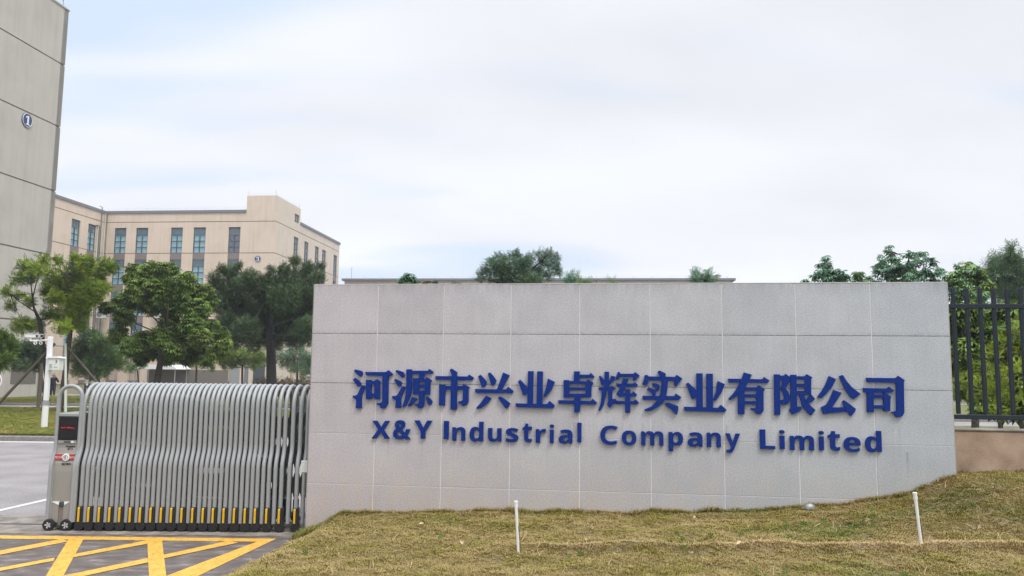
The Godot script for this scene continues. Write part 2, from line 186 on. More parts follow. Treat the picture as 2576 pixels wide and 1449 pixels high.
func bevel_box(st: SurfaceTool, lo: Vector3, hi: Vector3, e: float, x := Transform3D.IDENTITY) -> void:
	# a box with its edges chamfered by e
	var c := (lo + hi) * 0.5
	var h := (hi - lo) * 0.5
	var b := x.basis.orthonormalized()
	for ax in 3:
		var u := (ax + 1) % 3
		var v := (ax + 2) % 3
		for s in [-1.0, 1.0]:
			var q := []
			for k in [[-1, -1], [1, -1], [1, 1], [-1, 1]]:
				var p := c
				p[ax] += s * h[ax]
				p[u] += k[0] * (h[u] - e)
				p[v] += k[1] * (h[v] - e)
				q.append(x * p)
			var n := Vector3.ZERO
			n[ax] = s
			quad(st, q[0], q[1], q[2], q[3], b * n)
			for t in [-1.0, 1.0]:
				# the chamfer between the ax face and the u face
				var r := []
				for k in [[0, -1], [0, 1], [1, 1], [1, -1]]:
					var p2 := c
					p2[ax] += s * (h[ax] - (e if k[0] else 0.0))
					p2[u] += t * (h[u] - (0.0 if k[0] else e))
					p2[v] += k[1] * (h[v] - e)
					r.append(x * p2)
				var n2 := Vector3.ZERO
				n2[ax] = s
				n2[u] = t
				quad(st, r[0], r[1], r[2], r[3], (b * n2).normalized())
	for sx in [-1.0, 1.0]:
		for sy in [-1.0, 1.0]:
			for sz in [-1.0, 1.0]:
				var sg := Vector3(sx, sy, sz)
				var a0 := c + sg * (h - Vector3(0, e, e))
				var a1 := c + sg * (h - Vector3(e, 0, e))
				var a2 := c + sg * (h - Vector3(e, e, 0))
				tri(st, x * a0, x * a1, x * a2, (b * sg).normalized())


func tube(st: SurfaceTool, path: Array, radii: Array, sides := 8, caps := true) -> void:
	var n := path.size()
	var up := Vector3.UP
	var rings := []
	var side := Vector3.ZERO
	for i in n:
		var d: Vector3 = (path[mini(i + 1, n - 1)] - path[maxi(i - 1, 0)]).normalized()
		if i == 0:
			side = d.cross(up if absf(d.y) < 0.9 else Vector3.RIGHT).normalized()
		else:
			side = (side - d * side.dot(d)).normalized()
		var other := d.cross(side)
		var ring := []
		var r: float = radii[i] if radii.size() > 1 else radii[0]
		for k in sides:
			var a := TAU * k / sides
			var o := side * cos(a) + other * sin(a)
			ring.append([path[i] + o * r, o])
		rings.append(ring)
	for i in n - 1:
		for k in sides:
			var q := [rings[i][k], rings[i][(k + 1) % sides], rings[i + 1][(k + 1) % sides], rings[i + 1][k]]
			var mid: Vector3 = q[0][1] + q[2][1]
			for t in [[0, 1, 2], [0, 2, 3]]:
				var a2: Vector3 = q[t[0]][0]
				var b2: Vector3 = q[t[1]][0]
				var c2: Vector3 = q[t[2]][0]
				var order: Array = t if (a2 - c2).cross(a2 - b2).dot(mid) >= 0.0 else [t[0], t[2], t[1]]
				for j in order:
					st.set_normal(q[j][1])
					st.add_vertex(q[j][0])
	if caps:
		for e in [0, n - 1]:
			var dn: Vector3 = (path[0] - path[1]).normalized() if e == 0 else (path[n - 1] - path[n - 2]).normalized()
			for k in range(1, sides - 1):
				tri(st, rings[e][0][0], rings[e][k][0], rings[e][k + 1][0], dn)


func prism(st: SurfaceTool, pts: PackedVector2Array, z0: float, z1: float, x := Transform3D.IDENTITY) -> void:
	var idx := Geometry2D.triangulate_polygon(pts)
	var b := x.basis.orthonormalized()
	for i in range(0, idx.size(), 3):
		var f := []
		for k in 3:
			f.append(pts[idx[i + k]])
		for z in [z0, z1]:
			tri(st, x * Vector3(f[0].x, f[0].y, z), x * Vector3(f[1].x, f[1].y, z), x * Vector3(f[2].x, f[2].y, z), b.z * (1.0 if z == z1 else -1.0))
	var cw := 1.0 if Geometry2D.is_polygon_clockwise(pts) else -1.0
	for i in pts.size():
		var p := pts[i]
		var q := pts[(i + 1) % pts.size()]
		var d := (q - p).normalized()
		var n := Vector3(-d.y, d.x, 0) * cw
		quad(st, x * Vector3(p.x, p.y, z0), x * Vector3(q.x, q.y, z0), x * Vector3(q.x, q.y, z1), x * Vector3(p.x, p.y, z1), b * n)


func flat_polygon(st: SurfaceTool, pts: Array, y: float) -> void:
	var v := PackedVector2Array()
	for p in pts:
		v.append(Vector2(p[0], p[1]))
	var idx := Geometry2D.triangulate_polygon(v)
	for i in range(0, idx.size(), 3):
		tri(st, Vector3(v[idx[i]].x, y, v[idx[i]].y), Vector3(v[idx[i + 1]].x, y, v[idx[i + 1]].y), Vector3(v[idx[i + 2]].x, y, v[idx[i + 2]].y), Vector3.UP)


func disc_wheel(st: SurfaceTool, c: Vector3, r: float, half: float, sides := 18, hole := 0.0) -> void:
	# a wheel with its axle along z, edges rounded
	var prof := [[hole, half], [r * 0.86, half], [r * 0.96, half * 0.75], [r, half * 0.3], [r, -half * 0.3], [r * 0.96, -half * 0.75], [r * 0.86, -half], [hole, -half]]
	for i in prof.size() - 1:
		for k in sides:
			var a := TAU * k / sides
			var b := TAU * (k + 1) / sides
			var p := c + Vector3(cos(a) * prof[i][0], sin(a) * prof[i][0], prof[i][1])
			var q := c + Vector3(cos(b) * prof[i][0], sin(b) * prof[i][0], prof[i][1])
			var s := c + Vector3(cos(b) * prof[i + 1][0], sin(b) * prof[i + 1][0], prof[i + 1][1])
			var t := c + Vector3(cos(a) * prof[i + 1][0], sin(a) * prof[i + 1][0], prof[i + 1][1])
			var m := (a + b) * 0.5
			var dr: float = prof[i + 1][0] - prof[i][0]
			var dz: float = prof[i + 1][1] - prof[i][1]
			var n := Vector3(cos(m) * -dz, sin(m) * -dz, dr).normalized()
			quad(st, p, q, s, t, n)


# ------------------------------------------------------------------ materials
func lin(r: float, g: float, b: float, a := 1.0) -> Color:
	var c := Color(r, g, b).linear_to_srgb()
	c.a = a
	return c


func plain(c: Color, rough := 0.8, metal := 0.0) -> StandardMaterial3D:
	var m := StandardMaterial3D.new()
	m.albedo_color = c
	m.roughness = rough
	m.metallic = metal
	return m


func ramp_texture(freq: float, stops: Array, octaves := 4, size := 512, sd := 1, stretch := false) -> NoiseTexture2D:
	var n := FastNoiseLite.new()
	n.noise_type = FastNoiseLite.TYPE_SIMPLEX_SMOOTH
	n.frequency = freq
	n.fractal_octaves = octaves
	n.seed = sd
	var g := Gradient.new()
	var off := PackedFloat32Array()
	var col := PackedColorArray()
	for s in stops:
		off.append(s[0])
		col.append(s[1])
	g.offsets = off
	g.colors = col
	var t := NoiseTexture2D.new()
	t.width = size
	t.height = size
	t.seamless = true
	t.noise = n
	t.color_ramp = g
	return t


func speckled(c: Color, freq: float, spread: float, scale: float, rough := 0.85, fine := 0.0, sd := 3) -> StandardMaterial3D:
	# an uneven matt surface: a broad noise, and a fine one multiplied over it
	var m := plain(Color.WHITE, rough)
	m.albedo_texture = ramp_texture(freq, [[0.0, c.darkened(spread * 1.3)], [0.38, c.darkened(spread * 0.3)], [0.62, c.lightened(spread * 0.25)], [1.0, c.lightened(spread)]], 5, 512, sd)
	m.uv1_triplanar = true
	m.uv1_world_triplanar = true
	m.uv1_scale = Vector3.ONE * scale
	if fine > 0.0:
		m.detail_enabled = true
		m.detail_blend_mode = BaseMaterial3D.BLEND_MODE_MUL
		m.detail_albedo = ramp_texture(0.09, [[0.0, Color.WHITE.darkened(fine * 1.6)], [0.5, Color.WHITE.darkened(fine * 0.35)], [1.0, Color.WHITE]], 4, 512, sd + 5)
		m.detail_uv_layer = BaseMaterial3D.DETAIL_UV_2
		m.uv2_triplanar = true
		m.uv2_world_triplanar = true
		m.uv2_scale = Vector3.ONE * scale * 4.3
	return m


func scuffed() -> StandardMaterial3D:
	# old concrete: dark with traffic film, pale where it is scraped
	var m := plain(Color.WHITE, 0.8)
	m.albedo_texture = ramp_texture(0.016, [[0.0, lin(0.09, 0.075, 0.068)], [0.42, lin(0.145, 0.122, 0.11)], [0.62, lin(0.175, 0.148, 0.134)], [0.72, lin(0.21, 0.185, 0.17)], [0.9, lin(0.34, 0.31, 0.29)]], 6, 512, 8)
	m.uv1_triplanar = true
	m.uv1_world_triplanar = true
	m.uv1_scale = Vector3(0.33, 0.5, 0.62)
	m.detail_enabled = true
	m.detail_blend_mode = BaseMaterial3D.BLEND_MODE_MUL
	m.detail_albedo = ramp_texture(0.12, [[0.0, Color(0.45, 0.45, 0.45)], [0.5, Color(0.88, 0.88, 0.88)], [1.0, Color.WHITE]], 4, 512, 61)
	m.detail_uv_layer = BaseMaterial3D.DETAIL_UV_2
	m.uv2_triplanar = true
	m.uv2_world_triplanar = true
	m.uv2_scale = Vector3.ONE * 2.2
	return m


func weathered(m: StandardMaterial3D, depth: float, sd: int) -> StandardMaterial3D:
	# rain runs: a noise drawn out along the height, multiplied over the wall's colour
	m.detail_enabled = true
	m.detail_blend_mode = BaseMaterial3D.BLEND_MODE_MUL
	m.detail_albedo = ramp_texture(0.02, [[0.0, Color(1.0 - depth * 1.5, 1.0 - depth * 1.6, 1.0 - depth * 1.7)], [0.4, Color(1.0 - depth * 0.5, 1.0 - depth * 0.5, 1.0 - depth * 0.55)], [0.6, Color.WHITE], [1.0, Color.WHITE]], 5, 512, sd)
	m.detail_uv_layer = BaseMaterial3D.DETAIL_UV_2
	m.uv2_triplanar = true
	m.uv2_world_triplanar = true
	m.uv2_scale = Vector3(0.16, 0.012, 0.16)
	return m


func leaf_material(back: float) -> StandardMaterial3D:
	var m := plain(Color.WHITE, 0.6)
	m.metallic_specular = 0.3
	m.vertex_color_use_as_albedo = true
	m.cull_mode = BaseMaterial3D.CULL_DISABLED
	m.backlight_enabled = true
	m.backlight = Color(back, back, back * 0.6)
	return m


func make_materials() -> void:
	materials = {
		"road": speckled(lin(0.24, 0.225, 0.225), 0.012, 0.1, 0.11, 0.85, 0.12, 3),
		"driveway": scuffed(),
		"apron": speckled(lin(0.27, 0.235, 0.2), 0.014, 0.22, 0.4, 0.85, 0.25, 12),
		"path": speckled(lin(0.36, 0.35, 0.33), 0.012, 0.06, 0.2, 0.85, 0.08, 14),
		"kerb": speckled(lin(0.25, 0.235, 0.22), 0.02, 0.12, 0.8, 0.85, 0.15, 15),
		"turf": speckled(lin(0.13, 0.145, 0.03), 0.02, 0.22, 0.12, 0.95, 0.3, 17),
		"earth": speckled(lin(0.13, 0.12, 0.06), 0.02, 0.2, 0.1, 0.95, 0.2, 19),
		"lawn": speckled(lin(0.22, 0.165, 0.07), 0.02, 0.25, 0.45, 0.95, 0.4, 21),
		"yellow": yellow_paint(),
		"white_line": speckled(lin(0.6, 0.6, 0.6), 0.02, 0.12, 0.8, 0.7, 0.12, 25),
		"tower_wall": weathered(speckled(lin(0.46, 0.44, 0.395), 0.012, 0.035, 0.07, 0.85, 0.05, 31), 0.03, 71),
		"beige": weathered(speckled(lin(0.64, 0.535, 0.435), 0.012, 0.035, 0.05, 0.85, 0.05, 33), 0.032, 73),
		"pale": weathered(speckled(lin(0.60, 0.525, 0.44), 0.012, 0.04, 0.05, 0.85, 0.05, 35), 0.03, 75),
		"groove": plain(lin(0.17, 0.12, 0.08), 0.9),
		"spandrel": plain(lin(0.2, 0.165, 0.15), 0.7),
		"coping": plain(lin(0.17, 0.18, 0.2), 0.6),
		"window_frame": plain(lin(0.05, 0.065, 0.075), 0.5),
		"curtain": plain(lin(0.40, 0.62, 0.68), 0.8),
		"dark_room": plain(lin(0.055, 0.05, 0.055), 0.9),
		"tower_groove": plain(lin(0.27, 0.23, 0.18), 0.9),
		"glass": glass_material(Color(0.55, 0.75, 0.85), 0.22),
		"grey_glass": glass_material(Color(0.5, 0.55, 0.62), 0.45),
		"grout": plain(lin(0.64, 0.63, 0.62), 0.9),
		"dirty_joint": speckled(lin(0.2, 0.165, 0.15), 0.05, 0.4, 1.3, 0.9, 0.2, 37),
		"blue": matt_blue(),
		"tube": plain(lin(0.29, 0.305, 0.308), 0.45, 0.12),
		"cabinet": plain(lin(0.3, 0.29, 0.26), 0.45, 0.3),
		"silver": plain(lin(0.36, 0.38, 0.37), 0.35, 0.5),
		"link": plain(lin(0.07, 0.075, 0.08), 0.5, 0.4),
		"black": plain(lin(0.012, 0.012, 0.013), 0.6),
		"rubber": plain(lin(0.013, 0.013, 0.014), 0.9),
		"screen": plain(lin(0.012, 0.012, 0.014), 0.12),
		"reflector": plain(lin(0.62, 0.38, 0.015), 0.35),
		"rim": plain(lin(0.6, 0.6, 0.62), 0.3, 0.4),
		"red_band": plain(lin(0.42, 0.03, 0.055), 0.5),
		"white": plain(lin(0.74, 0.75, 0.75), 0.5),
		"off_white": plain(lin(0.62, 0.65, 0.6), 0.5),
		"plastic": plain(lin(0.7, 0.7, 0.68), 0.45),
		"bark": speckled(lin(0.085, 0.066, 0.048), 0.03, 0.3, 1.2, 0.95, 0.3, 41),
		"dark_bark": speckled(lin(0.04, 0.035, 0.03), 0.03, 0.3, 1.2, 0.95, 0.3, 43),
		"prop": speckled(lin(0.12, 0.1, 0.075), 0.03, 0.2, 1.0, 0.9, 0.2, 45),
		"fence": dark_paint(),
		"render_wall": speckled(lin(0.4, 0.285, 0.2), 0.012, 0.2, 0.35, 0.9, 0.15, 47),
		"leaf": leaf_material(0.6),
		"blade": leaf_material(0.4),
		"shutter": plain(lin(0.17, 0.15, 0.13), 0.7),
		"navy": plain(lin(0.02, 0.045, 0.15), 0.4),
		"dark_red": plain(lin(0.3, 0.02, 0.02), 0.4),
		"skin": plain(lin(0.4, 0.24, 0.17), 0.6),
		"hair": plain(lin(0.012, 0.01, 0.01), 0.6),
		"jacket": plain(lin(0.018, 0.018, 0.03), 0.85),
		"trousers": plain(lin(0.022, 0.022, 0.028), 0.85),
		"dry_leaf": plain(lin(0.42, 0.33, 0.2), 0.8),
	}
	var led := plain(lin(0.3, 0.01, 0.03), 0.5)
	led.emission_enabled = true
	led.emission = Color(1.0, 0.08, 0.16)
	led.emission_energy_multiplier = 0.8
	materials["led"] = led


func dark_paint() -> StandardMaterial3D:
	var m := plain(lin(0.024, 0.032, 0.042), 0.55)
	m.metallic_specular = 0.25
	return m


func matt_blue() -> StandardMaterial3D:
	var m := plain(lin(0.006, 0.027, 0.18), 0.5)
	m.metallic_specular = 0.22
	return m


func yellow_paint() -> StandardMaterial3D:
	var m := speckled(lin(0.62, 0.355, 0.05), 0.016, 0.07, 0.6, 0.6, 0.0, 23)
	m.detail_enabled = true
	m.detail_blend_mode = BaseMaterial3D.BLEND_MODE_MUL
	m.detail_albedo = ramp_texture(0.03, [[0.0, Color(0.55, 0.5, 0.55)], [0.22, Color(0.8, 0.78, 0.8)], [0.34, Color(0.98, 0.98, 0.98)], [1.0, Color.WHITE]], 5, 512, 29)
	m.detail_uv_layer = BaseMaterial3D.DETAIL_UV_2
	m.uv2_triplanar = true
	m.uv2_world_triplanar = true
	m.uv2_scale = Vector3.ONE * 1.1
	return m


func glass_material(c: Color, alpha: float) -> StandardMaterial3D:
	var m := plain(Color(c.r, c.g, c.b, alpha), 0.08)
	m.transparency = BaseMaterial3D.TRANSPARENCY_ALPHA
	return m


func granite_material() -> StandardMaterial3D:
	# the whole wall's granite in one picture: grain, slab-to-slab tone, dirt above the joints, streaks under the letters, rusty earth splashed on the foot
	var w := 1840
	var h := 768
	var fine := FastNoiseLite.new()
	fine.frequency = 0.2
	fine.fractal_octaves = 2
	fine.seed = 4
	var broad := FastNoiseLite.new()
	broad.frequency = 0.008
	broad.fractal_octaves = 4
	broad.seed = 9
	var streak := FastNoiseLite.new()
	streak.frequency = 0.045
	streak.fractal_octaves = 3
	streak.seed = 12
	var a := fine.get_image(w, h, false, false, false).get_data()
	var b := broad.get_image(w, h).get_data()
	var c := streak.get_image(w, 1 + h / 16).get_data()
	var data := PackedByteArray()
	data.resize(w * h * 3)
	var tones := []
	for i in 60:
		tones.append(rng.randf_range(-4.0, 4.0))
	var drips := []
	for k in 26:
		drips.append([rng.randf_range(0.75, 6.9), rng.randf_range(0.007, 0.016), rng.randf_range(0.12, 0.5), rng.randf_range(7.0, 17.0), rng.randf_range(0.0, 1.0)])
	drips.append([6.72, 0.006, 0.9, 9.0, 0.0])
	drips.append([4.93, 0.006, 0.5, 9.0, 0.0])
	var rows := 5
	for y in h:
		var m := y * 3.07 / h   # metres below the top
		var row := mini(int(m / 0.6), rows - 1)
		var above := (row + 1) * 0.6 - m
		for x in w:
			var s := x * WALL_LENGTH / w
			var i := y * w + x
			var f: float = (a[i] - 128.0) * 0.14
			var g: float = (b[i] - 128.0) * 0.042
			var k: float = (c[(y / 16) * w + x] - 128.0) / 128.0
			var v: float = f + g + tones[row * 9 + mini(int(s / 0.8173), 8)]
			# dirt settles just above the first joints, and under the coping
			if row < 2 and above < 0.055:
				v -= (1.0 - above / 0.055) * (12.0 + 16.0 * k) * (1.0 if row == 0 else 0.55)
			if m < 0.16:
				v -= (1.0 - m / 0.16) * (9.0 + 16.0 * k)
			v += k * 2.6
			var right := s / WALL_LENGTH
			var rr := 178.0 + v - 11.0 * right
			var gg := 173.0 + v - 1.0 * right
			var bb := 176.0 + v + 1.0 * right
			var low := clampf((m - 1.95) / 1.0, 0.0, 1.0)
			if low > 0.0:
				var q := low * (0.55 + 0.5 * k + (b[i] - 128.0) / 300.0)
				q = clampf(q, 0.0, 1.0)
				rr -= q * 3.0
				gg -= q * 15.0
				bb -= q * 33.0
			data[i * 3] = int(clampf(rr, 0, 255))
			data[i * 3 + 1] = int(clampf(gg, 0, 255))
			data[i * 3 + 2] = int(clampf(bb, 0, 255))
	# streaks run down from the feet of the letters
	for d in drips:
		var top: float = 1.62 if d[4] < 0.6 else 1.88
		var x0 := int((d[0] - d[1]) / WALL_LENGTH * w)
		var x1 := int((d[0] + d[1]) / WALL_LENGTH * w) + 1
		for y in range(int(top / 3.07 * h), mini(h, int((top + d[2]) / 3.07 * h))):
			var fade: float = 1.0 - (y * 3.07 / h - top) / d[2]
			for x in range(x0, x1):
				var i := (y * w + x) * 3
				for ch in 3:
					data[i + ch] = int(maxf(0.0, data[i + ch] - d[3] * fade * (1.0 - absf(x - (x0 + x1) * 0.5) / (x1 - x0 + 1.0) * 1.6) * (0.9 if ch == 0 else 1.1)))
	# rust stains by the lower joints
	for j in [1, 3, 4, 6, 8]:
		for n in 420:
			var y := int((2.5 + rng.randf() * 0.5) / 3.07 * h)
			var x := int((j * 0.8173 + rng.randfn(0.0, 0.045)) / WALL_LENGTH * w)
			for dy in 9:
				var i := (mini(h - 1, y + dy) * w + clampi(x, 0, w - 1)) * 3
				data[i + 1] = maxi(0, data[i + 1] - 3)
				data[i + 2] = maxi(0, data[i + 2] - 6)
	var m := plain(Color.WHITE, 0.62)
	m.albedo_texture = ImageTexture.create_from_image(Image.create_from_data(w, h, false, Image.FORMAT_RGB8, data))
	return m


# ------------------------------------------------------------------ sky
func overcast_sky() -> PanoramaSkyMaterial:
	# layered thin cloud with a few pale blue gaps; brighter overhead, as an overcast sky is
	var w := 1536
	var h := 768
	var img := Image.create(w, h, false, Image.FORMAT_RGBF)
	var n1 := FastNoiseLite.new()
	n1.frequency = 0.55
	n1.fractal_octaves = 7
	n1.seed = 21
	var n2 := FastNoiseLite.new()
	n2.frequency = 0.4
	n2.fractal_octaves = 4
	n2.seed = 33
	for y in h:
		var el := (0.5 - (y + 0.5) / h) * PI
		var sy := sin(el)
		for x in w:
			var az := ((x + 0.5) / w - 0.5) * TAU
			var d := Vector3(sin(az) * cos(el), sy, -cos(az) * cos(el))
			var c: Vector3
			if sy < -0.02:
				c = Vector3(0.30, 0.30, 0.28)
			else:
				var k := 1.0 / (maxf(sy, 0.0) + 0.16)
				var p := Vector3(d.x * k * 0.75 + d.z * k * 0.25, d.z * k * 1.15, 0.0)
				var cloud := n1.get_noise_3d(p.x, p.y, 0.0)
				var gap := n2.get_noise_3d(p.x * 0.8 + 4.0, p.y * 1.5, 7.0)
				var v := 0.775 + 0.17 * cloud
				c = Vector3(v * 0.945, v * 0.965, v * 1.03)
				var g := clampf((gap - 0.16) / 0.3, 0.0, 1.0)
				g = g * g * (3.0 - 2.0 * g)
				for q in [[0.19, 0.152, 0.075, 0.014], [0.27, 0.17, 0.06, 0.012], [0.145, 0.285, 0.035, 0.022], [-0.19, 0.205, 0.07, 0.02]]:
					var du: float = (az - q[0]) / q[2]
					var dv: float = (el - q[1] + (az - q[0]) * 0.12) / q[3]
					g = maxf(g, exp(-du * du - dv * dv) * clampf(0.75 + cloud * 1.2, 0.0, 1.0) * 0.85)
				c = c.lerp(Vector3(0.47, 0.6, 0.8), g * 0.75)
				c = c.lerp(Vector3(0.76, 0.79, 0.83), 0.55 * exp(-maxf(sy, 0.0) * 7.0))
				c *= 1.0 + 2.1 * smoothstep(0.42, 1.0, sy)
			img.set_pixel(x, y, Color(c.x, c.y, c.z))
	var m := PanoramaSkyMaterial.new()
	m.panorama = ImageTexture.create_from_image(img)
	return m


# ------------------------------------------------------------------ ground
func wall_point(s: float, y: float, t: float) -> Vector3:
	return WALL_AT + Vector3(cos(WALL_YAW), 0, -sin(WALL_YAW)) * s + Vector3(sin(WALL_YAW), 0, cos(WALL_YAW)) * t + Vector3(0, y, 0)


func lawn_edge_x(z: float) -> float:
	if z < -8.83:
		return lerpf(-2.56, -2.49, clampf((-8.83 - z) / 1.2, 0.0, 1.0))
	if z < -7.88:
		return lerpf(-2.71, -2.56, (-7.88 - z) / -0.95 * -1.0)
	return -2.71 - (z + 7.88) * 0.3


func lawn_height(s: float, t: float) -> float:
	var table := [[-2.0, 0.2], [-0.05, 0.2], [0.12, 0.235], [1.1, 0.29], [2.5, 0.355], [3.9, 0.375], [5.2, 0.44], [6.1, 0.53], [6.7, 0.635], [7.34, 0.87], [8.0, 0.9], [9.5, 0.97], [14.0, 1.15]]
	var h := 0.0
	for i in table.size() - 1:
		if s >= table[i][0] and s <= table[i + 1][0]:
			h = lerpf(table[i][1], table[i + 1][1], (s - table[i][0]) / (table[i + 1][0] - table[i][0]))
	var far := 0.28 + 0.042 * clampf(s, 0.0, 10.0)   # the mound away from the wall's foot
	var k := smoothstep(0.1, 1.6, t)
	h = lerpf(h, maxf(far, 0.2), k) - 0.055 * maxf(t, 0.0)
	var p := wall_point(s, 0, t)
	var d := p.x - lawn_edge_x(p.z)
	h += 0.03 * lump.get_noise_2d(p.x * 60.0, p.z * 60.0)
	# the dry ridge left by a trench
	var ridge := exp(-pow((t - 1.78 - 0.015 * (s - 2.8) - 0.05 * lump.get_noise_2d(s * 40.0, 3.0)) / 0.09, 2.0)) * smoothstep(2.4, 3.1, s)
	h += 0.045 * ridge
	if d < 0.0:
		return -0.04
	return 0.012 + h * smoothstep(0.0, 0.62, d)


func make_ground() -> void:
	var st := fresh()
	quad(st, Vector3(-900, -0.06, 120), Vector3(900, -0.06, 120), Vector3(900, -0.06, -1500), Vector3(-900, -0.06, -1500), Vector3.UP)
	structure("ground", st, materials.earth)
	st = fresh()
	quad(st, Vector3(-90, 0, 14), Vector3(70, 0, 14), Vector3(70, 0, -62), Vector3(-90, 0, -62), Vector3.UP)
	structure("road", st, materials.road)
	st = fresh()
	quad(st, Vector3(-60, 0.004, 12), Vector3(0.0, 0.004, 12), Vector3(0.0, 0.004, -9.72), Vector3(-60, 0.004, -9.72), Vector3.UP)
	structure("driveway", st, materials.driveway)
	st = fresh()
	quad(st, Vector3(-60, 0.004, -9.735), Vector3(-1.6, 0.004, -9.735), Vector3(-1.6, 0.004, -10.9), Vector3(-60, 0.004, -10.9), Vector3.UP)
	structure("gate_apron", st, materials.apron)
	st = fresh()
	quad(st, Vector3(-70, 0.004, -38.2), Vector3(60, 0.004, -38.2), Vector3(60, 0.004, -42.2), Vector3(-70, 0.004, -42.2), Vector3.UP)
	structure("footpath", st, materials.path)
	st = fresh()
	quad(st, Vector3(-60, 0.008, -10.28), Vector3(-1.7, 0.008, -10.28), Vector3(-1.7, 0.008, -10.33), Vector3(-60, 0.008, -10.33), Vector3.UP)
	structure("gate_track", st, materials.link)

	# lawns beyond the gate, each a raised bed behind a kerb
	raised_lawn("near_lawn", PackedVector2Array([Vector2(-70, -21.9), Vector2(-11.2, -21.9), Vector2(-9.3, -22.6), Vector2(-8.3, -24.3), Vector2(-8.3, -33.6), Vector2(-9.4, -36.2), Vector2(-12, -37.4), Vector2(-70, -37.6)]), 0.13)
	raised_lawn("far_lawn", PackedVector2Array([Vector2(-70, -42.6), Vector2(-12, -42.6), Vector2(-9.0, -43.4), Vector2(-8.0, -45.0), Vector2(-8.0, -54.0), Vector2(-70, -54.0)]), 0.13)
	raised_lawn("right_lawn", PackedVector2Array([Vector2(-2, -36.5), Vector2(50, -36.5), Vector2(50, -56), Vector2(-2, -56)]), 0.13)
	raised_lawn("planting_bed", PackedVector2Array([Vector2(-2, -12.6), Vector2(3, -12.6), Vector2(7.4, -12.2), Vector2(40, -8.0), Vector2(40, -31.0), Vector2(-2, -31.0)]), 0.13)

	# painted lines
	st = fresh()
	quad(st, Vector3(-60, 0.004, -21.42), Vector3(-9.0, 0.004, -21.42), Vector3(-9.0, 0.004, -21.66), Vector3(-60, 0.004, -21.66), Vector3.UP)
	structure("edge_line", st, materials.white_line)
	st = fresh()
	flat_polygon(st, [[-7.085, -11.0], [-6.985, -11.0], [-6.53, -15.2], [-6.66, -15.2]], 0.004)
	structure("lane_line", st, materials.white_line)
	var hatch := [
		[[-9.5, -9.61], [-2.71, -9.575], [-2.86, -9.40], [-9.5, -9.43]],
		[[-2.71, -9.575], [-3.08, -6.9], [-3.46, -6.9], [-2.88, -9.41]],
		[[-5.05, -9.43], [-4.88, -9.43], [-3.83, -6.9], [-3.99, -6.9]],
		[[-4.15, -9.43], [-3.98, -9.43], [-2.82, -6.9], [-2.98, -6.9]],
		[[-5.13, -9.43], [-6.58, -6.5], [-6.43, -6.4], [-4.98, -9.30]],
		[[-4.69, -8.51], [-5.65, -7.0], [-5.55, -6.9], [-4.62, -8.37]],
		[[-4.12, -9.43], [-4.59, -8.66], [-4.52, -8.51], [-4.05, -9.22]],
		[[-3.74, -8.53], [-4.68, -7.0], [-4.55, -6.9], [-3.65, -8.35]],
		[[-3.21, -9.43], [-3.66, -8.65], [-3.58, -8.51], [-3.07, -9.32]],
		[[-6.0, -9.43], [-9.5, -7.9], [-9.5, -7.7], [-5.8, -9.43]],
	]
	st = fresh()
	for i in hatch.size():
		flat_polygon(st, hatch[i], 0.008 + i * 0.0004)
	structure("yellow_hatching", st, materials.yellow)

	make_front_lawn()


func raised_lawn(called: String, outline: PackedVector2Array, up: float) -> void:
	var st := fresh()
	for inner in Geometry2D.offset_polygon(outline, -0.15):
		var idx := Geometry2D.triangulate_polygon(inner)
		for i in range(0, idx.size(), 3):
			var f := []
			for k in 3:
				f.append(Vector3(inner[idx[i + k]].x, up + 0.02, inner[idx[i + k]].y))
			tri(st, f[0], f[1], f[2], Vector3.UP)
	structure(called, st, materials.turf)
	var inner := Geometry2D.offset_polygon(outline, -0.15)[0]
	st = fresh()
	var n := outline.size()
	for i in n:
		var p := outline[i]
		var q := outline[(i + 1) % n]
		var along := (q - p).normalized()
		var out := Vector2(along.y, -along.x)
		if Geometry2D.is_point_in_polygon((p + q) * 0.5 + out * 0.05, outline):
			out = -out
		var r := p - out * 0.16
		var s := q - out * 0.16
		var e := 0.025
		quad(st, Vector3(p.x, 0, p.y), Vector3(q.x, 0, q.y), Vector3(q.x, up - e, q.y), Vector3(p.x, up - e, p.y), Vector3(out.x, 0, out.y))
		var p2 := p - out * e
		var q2 := q - out * e
		quad(st, Vector3(p.x, up - e, p.y), Vector3(q.x, up - e, q.y), Vector3(q2.x, up, q2.y), Vector3(p2.x, up, p2.y), Vector3(out.x, 1, out.y).normalized())
		quad(st, Vector3(p2.x, up, p2.y), Vector3(q2.x, up, q2.y), Vector3(s.x, up, s.y), Vector3(r.x, up, r.y), Vector3.UP)
	structure(called + "_kerb", st, materials.kerb)


